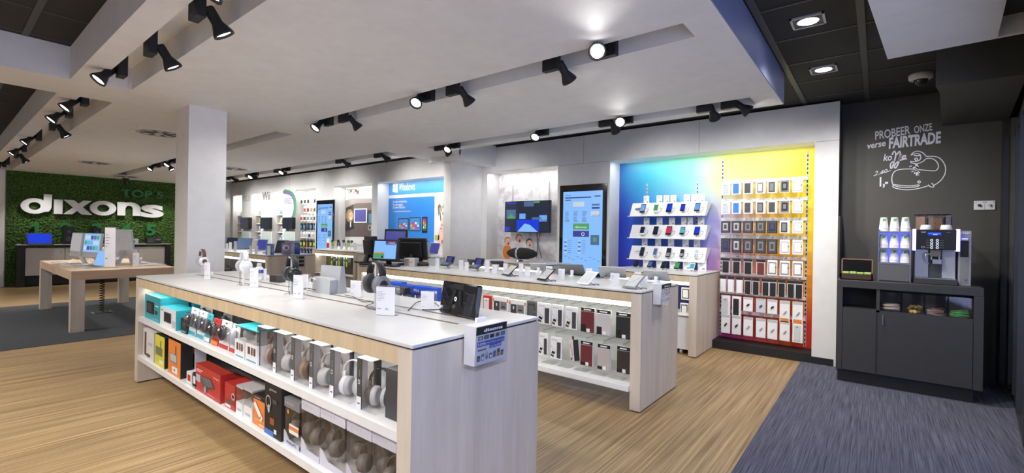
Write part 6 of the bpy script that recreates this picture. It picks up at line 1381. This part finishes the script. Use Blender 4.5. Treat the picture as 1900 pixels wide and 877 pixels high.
# ================================================================ coffee corner
KX0, KX1, KY, KT = -.305, .70, 5.47, .98
K = thing('coffee_cabinet', 'black coffee cabinet with clear drawers in the right corner', 'cabinet', ((KX0 + KX1) / 2, (KY + WN) / 2 - .14, .0065)); kx, ky = (KX1 - KX0) / 2, .31
yo = -(KY - ((KY + WN) / 2 - .14)) ; fy = KY - ((KY + WN) / 2 - .14)
b = B(); b.rbox(-kx, fy - .0, KT - .07, kx, fy + .62, KT, dark_cab, .003); b.build('worktop', K)
b = B(); b.box(-kx, fy, .12, -kx + .045, fy + .60, KT - .07, dark_cab); b.box(kx - .06, fy, .12, kx, fy + .60, KT - .07, dark_cab); b.box(-kx + .3, fy + .01, .12, -kx + .325, fy + .6, KT - .07, dark_cab)
b.box(-kx + .045, fy + .3, .12, kx - .06, fy + .32, KT - .07, black_matt); b.box(-kx + .045, fy + .01, .695, kx - .06, fy + .6, .715, dark_cab); b.build('carcass', K)
B().box(-kx + .01, fy + .05, .0, kx - .05, fy + .58, .12, black_matt).build('plinth', K)
B().box(-kx + .048, fy - .002, .125, -kx + .300, fy + .016, .70, dark_cab).build('door', K)
d = B().box(-kx + .322, fy - .002, .125, kx - .064, fy + .016, .70, dark_cab).build('door', K)
B().box(-kx + .345, fy - .02, .59, -kx + .352, fy - .003, .68, steel).build('handle', d)
xs_ = [-kx + .33 + k * .1535 for k in range(5)]
for k in range(4):
    dr = B(); dr.box(xs_[k], fy + .005, .725, xs_[k + 1] - .008, fy + .009, KT - .09, acrylic); dr.box(xs_[k], fy + .009, .718, xs_[k] + .004, fy + .25, KT - .1, acrylic); dr.build('clear_drawer', K)
random.seed(12)
cx0, cy0 = (KX0 + KX1) / 2, (KY + WN) / 2 - .14
for k, (lab, nm) in enumerate((('wooden stirrers in the first clear drawer', 'stirrers'), ('gold creamer cups in the second clear drawer', 'creamer_cups'), ('paper sugar sticks in the third clear drawer', 'sugar_sticks'), ('bright green sweetener sticks in the fourth clear drawer', 'sweetener_sticks'))):
    x0 = cx0 + xs_[k] + .012; b = B()
    if k == 1:
        for q in range(14): cx = x0 + .02 + random.random() * .10; b.lathe([(0, .0), (.013, .0), (.018, .018), (.02, .019), (0, .0195)], [flat((.70, .42, .08)), flat((.8, .6, .2))][q % 2], (cx, KY + .04 + random.random() * .12, .727 + .02 * (q % 3)), 12, (random.uniform(-.6, .6), -1 if q % 3 == 0 else .2, .8))
    else:
        cols = {0: [flat((.62, .48, .34)), flat((.72, .62, .52))], 2: [flat((.45, .25, .18)), flat((.75, .68, .62)), flat((.55, .2, .15))], 3: [flat((.05, .50, .08)), flat((.12, .70, .15))]}[k]
        for q in range(34):
            yy = KY + .03 + random.random() * .14; zz = .722 + .045 * random.random() * (1 if k else 1.3); a = random.uniform(-.35, .35) if k else random.uniform(-.06, .06); xm = x0 + .065 + random.uniform(-.012, .012); L_ = .052
            b.tube([(xm - L_ * math.cos(a), yy, zz - .01 * a), (xm + L_ * math.cos(a), yy + L_ * math.sin(a), zz + .03 * a + .005)], .0035, cols[q % len(cols)], 5)
    o = b.build(nm); tag(o, lab, 'coffee supplies', kind='stuff')
# tea box
t = thing('tea_box', 'open dark wooden tea box with green tea bags', 'tea box', (-.16, 5.62, KT + .0065)); wd = flat((.055, .025, .018)); w = .125
b = B(); b.box(-w, -.08, 0, w, -.07, .06, wd); b.box(-w, .07, 0, w, .08, .06, wd); b.box(-w, -.08, 0, -w + .01, .08, .06, wd); b.box(w - .01, -.08, 0, w, .08, .06, wd); b.box(-w, -.08, 0, w, .08, .008, wd); b.build('box', t)
b = B(); M = Matrix.Translation((0, .08, .06)) @ Matrix.Rotation(R(-8), 4, 'X'); b.T = M; fr = flat((.20, .09, .06)); b.box(-w, 0, 0, w, .012, .01, fr); b.box(-w, 0, .13, w, .012, .14, fr); b.box(-w, 0, 0, -w + .01, .012, .14, fr); b.box(w - .01, 0, 0, w, .012, .14, fr); b.T = None; lid = b.build('lid', t); b = B(); b.T = M; b.box(-w + .01, .003, .01, w - .01, .008, .13, black_gloss); b.T = None; b.build('lid_window', lid)
b = B()
for k in range(4): b.rbox(-w + .014 + k * .057, -.065, .045, -w + .066 + k * .057, .05, .072 + .003 * (k % 2), flat((.35, .55, .12)), .003)
b.build('tea_bags', t)
# cup rack
MX = cx0
def kp(px, py, y=5.62): q = on_y(px, py, y); return q.x, q.z
rx0, rx1 = kp(1629, 480)[0], kp(1690, 480)[0]; rw = rx1 - rx0; zr = KT + .0065
t = thing('cup_rack', 'steel cup rack with blue lit shelves left of coffee machine', 'cup rack', ((rx0 + rx1) / 2, 5.62, zr)); hw = rw / 2
rz_ = [kp(1660, py)[1] - zr for py in (487, 460, 429)]
b = B()
for s in (-1, 1): b.box(s * hw - (.008 if s > 0 else 0), 0, 0, s * hw + (.008 if s < 0 else 0), .22, rz_[2] + .02, steel)
b.build('side_panels', t)
for z in rz_: B().box(-hw + .008, -.002, z - .014, hw - .008, .22, z, steel).build('shelf', t)
b = B(); b.box(-hw + .01, -.004, .01, hw - .01, .01, rz_[0] - .02, flat((.12, .12, .125), .3)); b.build('drawer', t)
b = B(); b.box(-hw + .01, .20, rz_[0], hw - .01, .21, rz_[2] - .015, blue_led); b.build('backlight', t)
cupm = flat((.80, .80, .82)); first = None
for r_, nm in ((0, 'lower'), (1, 'middle'), (2, 'top')):
    hh = (kp(1660, (462, 434, 402)[r_])[1] - zr - rz_[r_]) - .004
    for k in range(3):
        loc = ((rx0 + rx1) / 2 - hw + rw * (k + .5) / 3, 5.68, zr + rz_[r_] + .001); lab = 'stack of white paper cups with green leaf, %s on the %s shelf' % (('left', 'middle', 'right')[k], nm)
        g = thing('paper_cup_stack', lab, 'paper cups', loc, group='paper cup stacks'); r0 = rw / 6 * .92
        prof = [(r0, 0)]
        for q in range(4): prof += [(r0 * 1.02, .010 * q), (r0 * 1.02, .010 * q + .004), (r0 * .975, .010 * q + .0045), (r0 * .965, .010 * (q + 1))]
        prof += [(r0 * .70, hh - .004), (r0 * .66, hh), (0, hh)]
        B().lathe(prof, cupm, n=24).build('cups', g)
        b = B()
        for q in range(5):      # printed leaf, wrapped round the cup
            a = R(-110 + q * 10); a2 = R(-110 + (q + 1) * 10); f_ = lambda z: r0 * (.965 - .27 * (z - .04) / max(.01, hh - .04)) + .0012
            z0_, z1_ = hh * .68, hh * .92
            b._add([(f_(z0_ + .01 * abs(q - 2)) * math.cos(a), f_(z0_ + .01 * abs(q - 2)) * math.sin(a), z0_ + .003 * q), (f_(z0_) * math.cos(a2), f_(z0_) * math.sin(a2), z0_ + .003 * q + .002), (f_(z1_) * math.cos(a2), f_(z1_) * math.sin(a2), z1_), (f_(z1_) * math.cos(a), f_(z1_) * math.sin(a), z1_ - .002)], [(0, 1, 2, 3)], flat((.10, .42, .10)))
        b.build('leaf_print', g)
# coffee machine
mx0, mx1 = kp(1696, 460)[0], kp(1777, 460)[0]; mw = mx1 - mx0; y0 = 5.60; ztop = kp(1735, 426)[1] - zr; zpan = kp(1735, 463)[1] - zr
t = thing('coffee_machine', 'black and steel coffee machine with two bean hoppers', 'coffee machine', ((mx0 + mx1) / 2, y0, zr)); hw = mw / 2
b = B(); b.rbox(-hw, .08, .035, hw, .40, ztop, flat((.06, .06, .062), .3), .006); b.rbox(-hw, -.02, 0, hw, .40, .05, dark_cab, .004); b.build('body', t)
b = B(); b.rbox(-hw + .008, -.01, zpan, hw - .008, .10, ztop, black, .006); fp = b.build('front_panel', t)
b = B(); rect(b, -.055, ztop - .052, .035, ztop - .022, -.0115, scr_ultra); rect(b, -.05, ztop - .036, .03, ztop - .033, -.0122, scr_sky); rect(b, -.02, ztop - .048, .01, ztop - .04, -.0122, scr_white); b.build('display', fp)
b = B()
for i in range(2):
    for j in range(4): b.disc((-.028 + i * .038, -.0115, zpan + .018 + j * .0225), X_, Z_, .0095, .0095, mat('button_ring', (1, 1, 1), .5, emit=(.65, .65, 1), es=1.2), 16, .72); rect(b, (-.065 if i == 0 else .028), zpan + .017 + j * .0225, (-.045 if i == 0 else .052), zpan + .0185 + j * .0225, -.0115, light_grey)
b.disc((-hw + .06, -.0115, zpan + .02), X_, Z_, .012, .008, light_grey, 16, .7); b.text('WMF', (-hw + .045, -.0115, ztop - .028), X_, Z_, .010, wh); b.text('presto!', (hw - .075, -.0115, ztop - .026), X_, Z_, .006, light_grey); b.build('buttons', fp)
for s in (-1, 1): b = B(); b.rbox(s * hw - .012, -.018, zpan - .012, s * hw + .012, .06, ztop + .006, violet_led, .004); b.build('light_bar', t)
b = B(); b.box(-hw + .01, .072, .055, -hw * .30, .081, zpan, steel); b.box(hw * .34, .072, .055, hw - .01, .081, zpan, silver); b.build('steel_splash', t)
b = B(); b.box(-hw + .01, -.018, .05, hw - .01, .075, .056, steel)
for k in range(14): b.box(-hw + .02 + k * (mw - .05) / 14, -.012, .056, -hw + .028 + k * (mw - .05) / 14, .06, .0575, black_matt)
b.build('drip_tray', t)
b = B(); b.box(-.035, .0, zpan - .06, .035, .07, zpan, flat((.10, .10, .10), .3))
for s in (-1, 1): b.cyl((s * .026, .01, zpan), (s * .026, .01, zpan - .09), .008, .007, steel, 12); b.tube(curve([(s * .035 - .03, .02, zpan - .03), (-.065, .0, zpan - .05), (-.06, .0, zpan - .10), (-.045, .0, zpan - .13)], 5), .005, steel, 6)
b.rbox(-.02, -.0, zpan - .13, .045, .05, zpan - .085, steel, .005); b.build('spout', t)
zh = kp(1735, 397)[1] - zr
for k, (a, c, m, lab) in enumerate(((-hw + .01, -hw * .42, flat((.22, .12, .07)), 'chocolate'), (-hw * .36, hw * .40, flat((.16, .09, .05), .7), 'beans'), (hw * .44, hw - .03, flat((.05, .035, .03)), 'beans'))):
    b = B(); b.rbox(a, .10, ztop, c, .30, zh, acrylic, .01); h_ = b.build('bean_hopper', t); b = B(); b.box(a + .008, .108, ztop + .002, c - .008, .292, zh - (.03 if k == 1 else .02), mat('beans_%d' % k, ((.35, .22, .15), (.20, .11, .06), (.06, .04, .03))[k], .7, bump=(90, .9), vary=(130, .25))); b.build('beans', h_)
    B().rbox(a - .002, .098, zh, c + .002, .302, zh + .008, dark_grey, .002).build('hopper_lid', h_)
for k, s in enumerate((-.45, .48)):
    x = (mx0 + mx1) / 2 + hw * s; g = thing('coffee_cup', ('white ceramic cup upside down on the machine, left', 'white ceramic cup upside down on the machine, right')[k], 'cup', (x, y0 + .035, zr + ztop + .0005))
    B().lathe([(.040, 0), (.041, .004), (.038, .022), (.034, .040), (.026, .044), (0, .044)], wh, n=26).build('cup_body', g)
# milk cooler beside the machine
fx0, fx1 = kp(1779, 470)[0], kp(1803, 470)[0]; fh = kp(1790, 428)[1] - zr; hw = (fx1 - fx0) / 2
t = thing('milk_cooler', 'narrow steel milk cooler right of the coffee machine', 'milk cooler', ((fx0 + fx1) / 2, 5.63, zr))
B().rbox(-hw, 0, 0, hw, .32, fh, flat((.30, .31, .34), .3), .004).build('body', t); b = B(); b.box(-hw * .75, -.002, fh * .52, hw * .55, .0, fh * .82, black_matt); b.box(-hw * .75, -.002, .02, hw * .55, 0, fh * .50, mid_grey); b.build('front_door', t)
b = B(); [b.cyl((0 - hw * .6 + k * hw * .3, 0, fh - .02), (-hw * .6 + k * hw * .3, -.004, fh - .02), .005, .005, wh, 10) for k in range(5)]; b.box(-hw * .55, -.003, fh * .84, hw * .4, 0, fh * .87, blue_led); b.cyl((0, 0, .06), (0, -.01, .06), .008, .006, steel); b.build('lights', t)
# wall text and drawing
wy = WN - .002; ink = mat('chalk_white', (.86, .86, .92), .6, emit=None)
def wp(px, py): q = on_y(px, py, wy - .002); return q.x, q.z
sg = B()
def wtext(s, px0, py0, px1, py1, hpx, off=.0, shear=0.):
    a, c = on_y(px0, py0, wy - .003), on_y(px1, py1, wy - .003); ux = (c - a); w = ux.length; ux.normalize(); uy = Vector((0, -1, 0)).cross(ux) * -1
    uy = Vector((-ux.z, 0, ux.x)); h = abs(on_y(px0, py0 - hpx, wy).z - a.z); sg.text(s, a, ux, uy, h, ink, off=off, w=w, shear=shear)
wtext('PROBEER', 1624, 259, 1689, 248, 15, .018, .12); wtext('ONZE', 1697, 247, 1731, 241, 13, .015, .1)
wtext('FAIRTRADE', 1649, 275, 1747, 264, 19, .04, .12); wtext('verse', 1610, 276, 1644, 270, 11, .022, .25)
wtext('ko', 1639, 298, 1655, 297, 12, .02, .2); wtext('ie', 1668, 296, 1682, 294, 11, .02, .3)
wtext('1,-', 1632, 345, 1648, 344, 16, .04, .05); wtext('2,40', 1623, 325, 1648, 320, 7, .005, .3)
stroke(sg, [Vector(wp(1621, 326)), Vector(wp(1653, 316))], .007, ink, (0, wy - .003, 0), X_, Z_)
def line(pts, w=.0085, closed=False, k=7, off=0): stroke(sg, curve([wp(1600 + x * .1596, 220 + y * .1596) for x, y in pts], k, closed), w, ink, (0, wy - .003 - off, 0), X_, Z_, closed)
# the f loops of the handwritten word
line([(345, 420), (372, 378), (388, 430), (350, 560), (330, 575), (332, 520), (375, 490)], .012); line([(400, 420), (432, 380), (440, 420), (418, 520), (385, 575), (375, 545), (425, 490), (520, 465)], .012)
# whale body, head and tail
line([(745, 440), (700, 395), (640, 378), (590, 395), (568, 425), (600, 410), (640, 405), (672, 420), (678, 455), (660, 485), (600, 500), (565, 495), (572, 515), (640, 522), (700, 500), (740, 465)])
line([(745, 440), (830, 438), (900, 460), (955, 530), (968, 610), (935, 690), (880, 745), (830, 775)]); line([(740, 465), (800, 462), (855, 490), (885, 545), (870, 590), (830, 606), (700, 597), (560, 585), (430, 592), (365, 625), (343, 690), (350, 750), (362, 775)])
line([(362, 775), (355, 790), (400, 812), (520, 826), (650, 812), (765, 780)]); line([(362, 765), (450, 775), (560, 780), (655, 770), (640, 790), (540, 798), (430, 795), (362, 775)])
line([(765, 768), (790, 790), (828, 795), (825, 770), (805, 748)]); line([(640, 735), (660, 722), (676, 735), (660, 748), (640, 735)]); line([(605, 470), (625, 458), (645, 472), (628, 488), (605, 470)])
line([(600, 425), (640, 430), (672, 425)], .014); line([(625, 525), (640, 570), (628, 600), (640, 660)], .022); line([(590, 575), (625, 560), (655, 578)], .014); line([(605, 640), (628, 610), (670, 630)], .012); line([(545, 560), (575, 548)], .010); line([(650, 640), (655, 660)], .01); line([(570, 618), (598, 608)], .008)
for k in range(9): line([(385 + k * 28, 772), (386 + k * 28, 790)], .004, k=1)
tag(sg.build('wall_drawing'), 'white painted coffee text and whale drawing on black wall', 'wall drawing')
a, c = on_y(1807, 381, WN - .01), on_y(1847, 381, WN - .01)
t = thing('socket_plate', 'white double key switch plate on the black wall', 'switch plate', ((a.x + c.x) / 2, WN - .002, a.z)); hw = (c.x - a.x) / 2
B().rbox(-hw, -.012, -.045, hw, 0, .045, wh, .006).build('plate', t); b = B()
for s in (-1, 1): b.cyl((s * hw * .48, -.012, 0), (s * hw * .48, -.018, 0), .014, .012, dark_grey if s < 0 else light_grey, 12); b.box(s * hw * .48 - .004, -.03, -.012, s * hw * .48 + .004, -.018, .012, dark_grey if s < 0 else light_grey); [b.cyl((s * hw * .48 + q * .025, -.012, .03), (s * hw * .48 + q * .025, -.0135, .03), .004, .004, navy, 8) for q in (-1, 1)]
b.box(-.001, -.0125, -.04, .001, -.012, .04, mid_grey); b.build('key_switches', t)
# dark side panel left of the coffee cabinet
t = B(); t.box(-.325, 5.9, 0.0065, -.312, WN - .01, 1.62, dark_cab); tag(t.build('side_board'), 'tall narrow black board beside the coffee cabinet', 'panel')
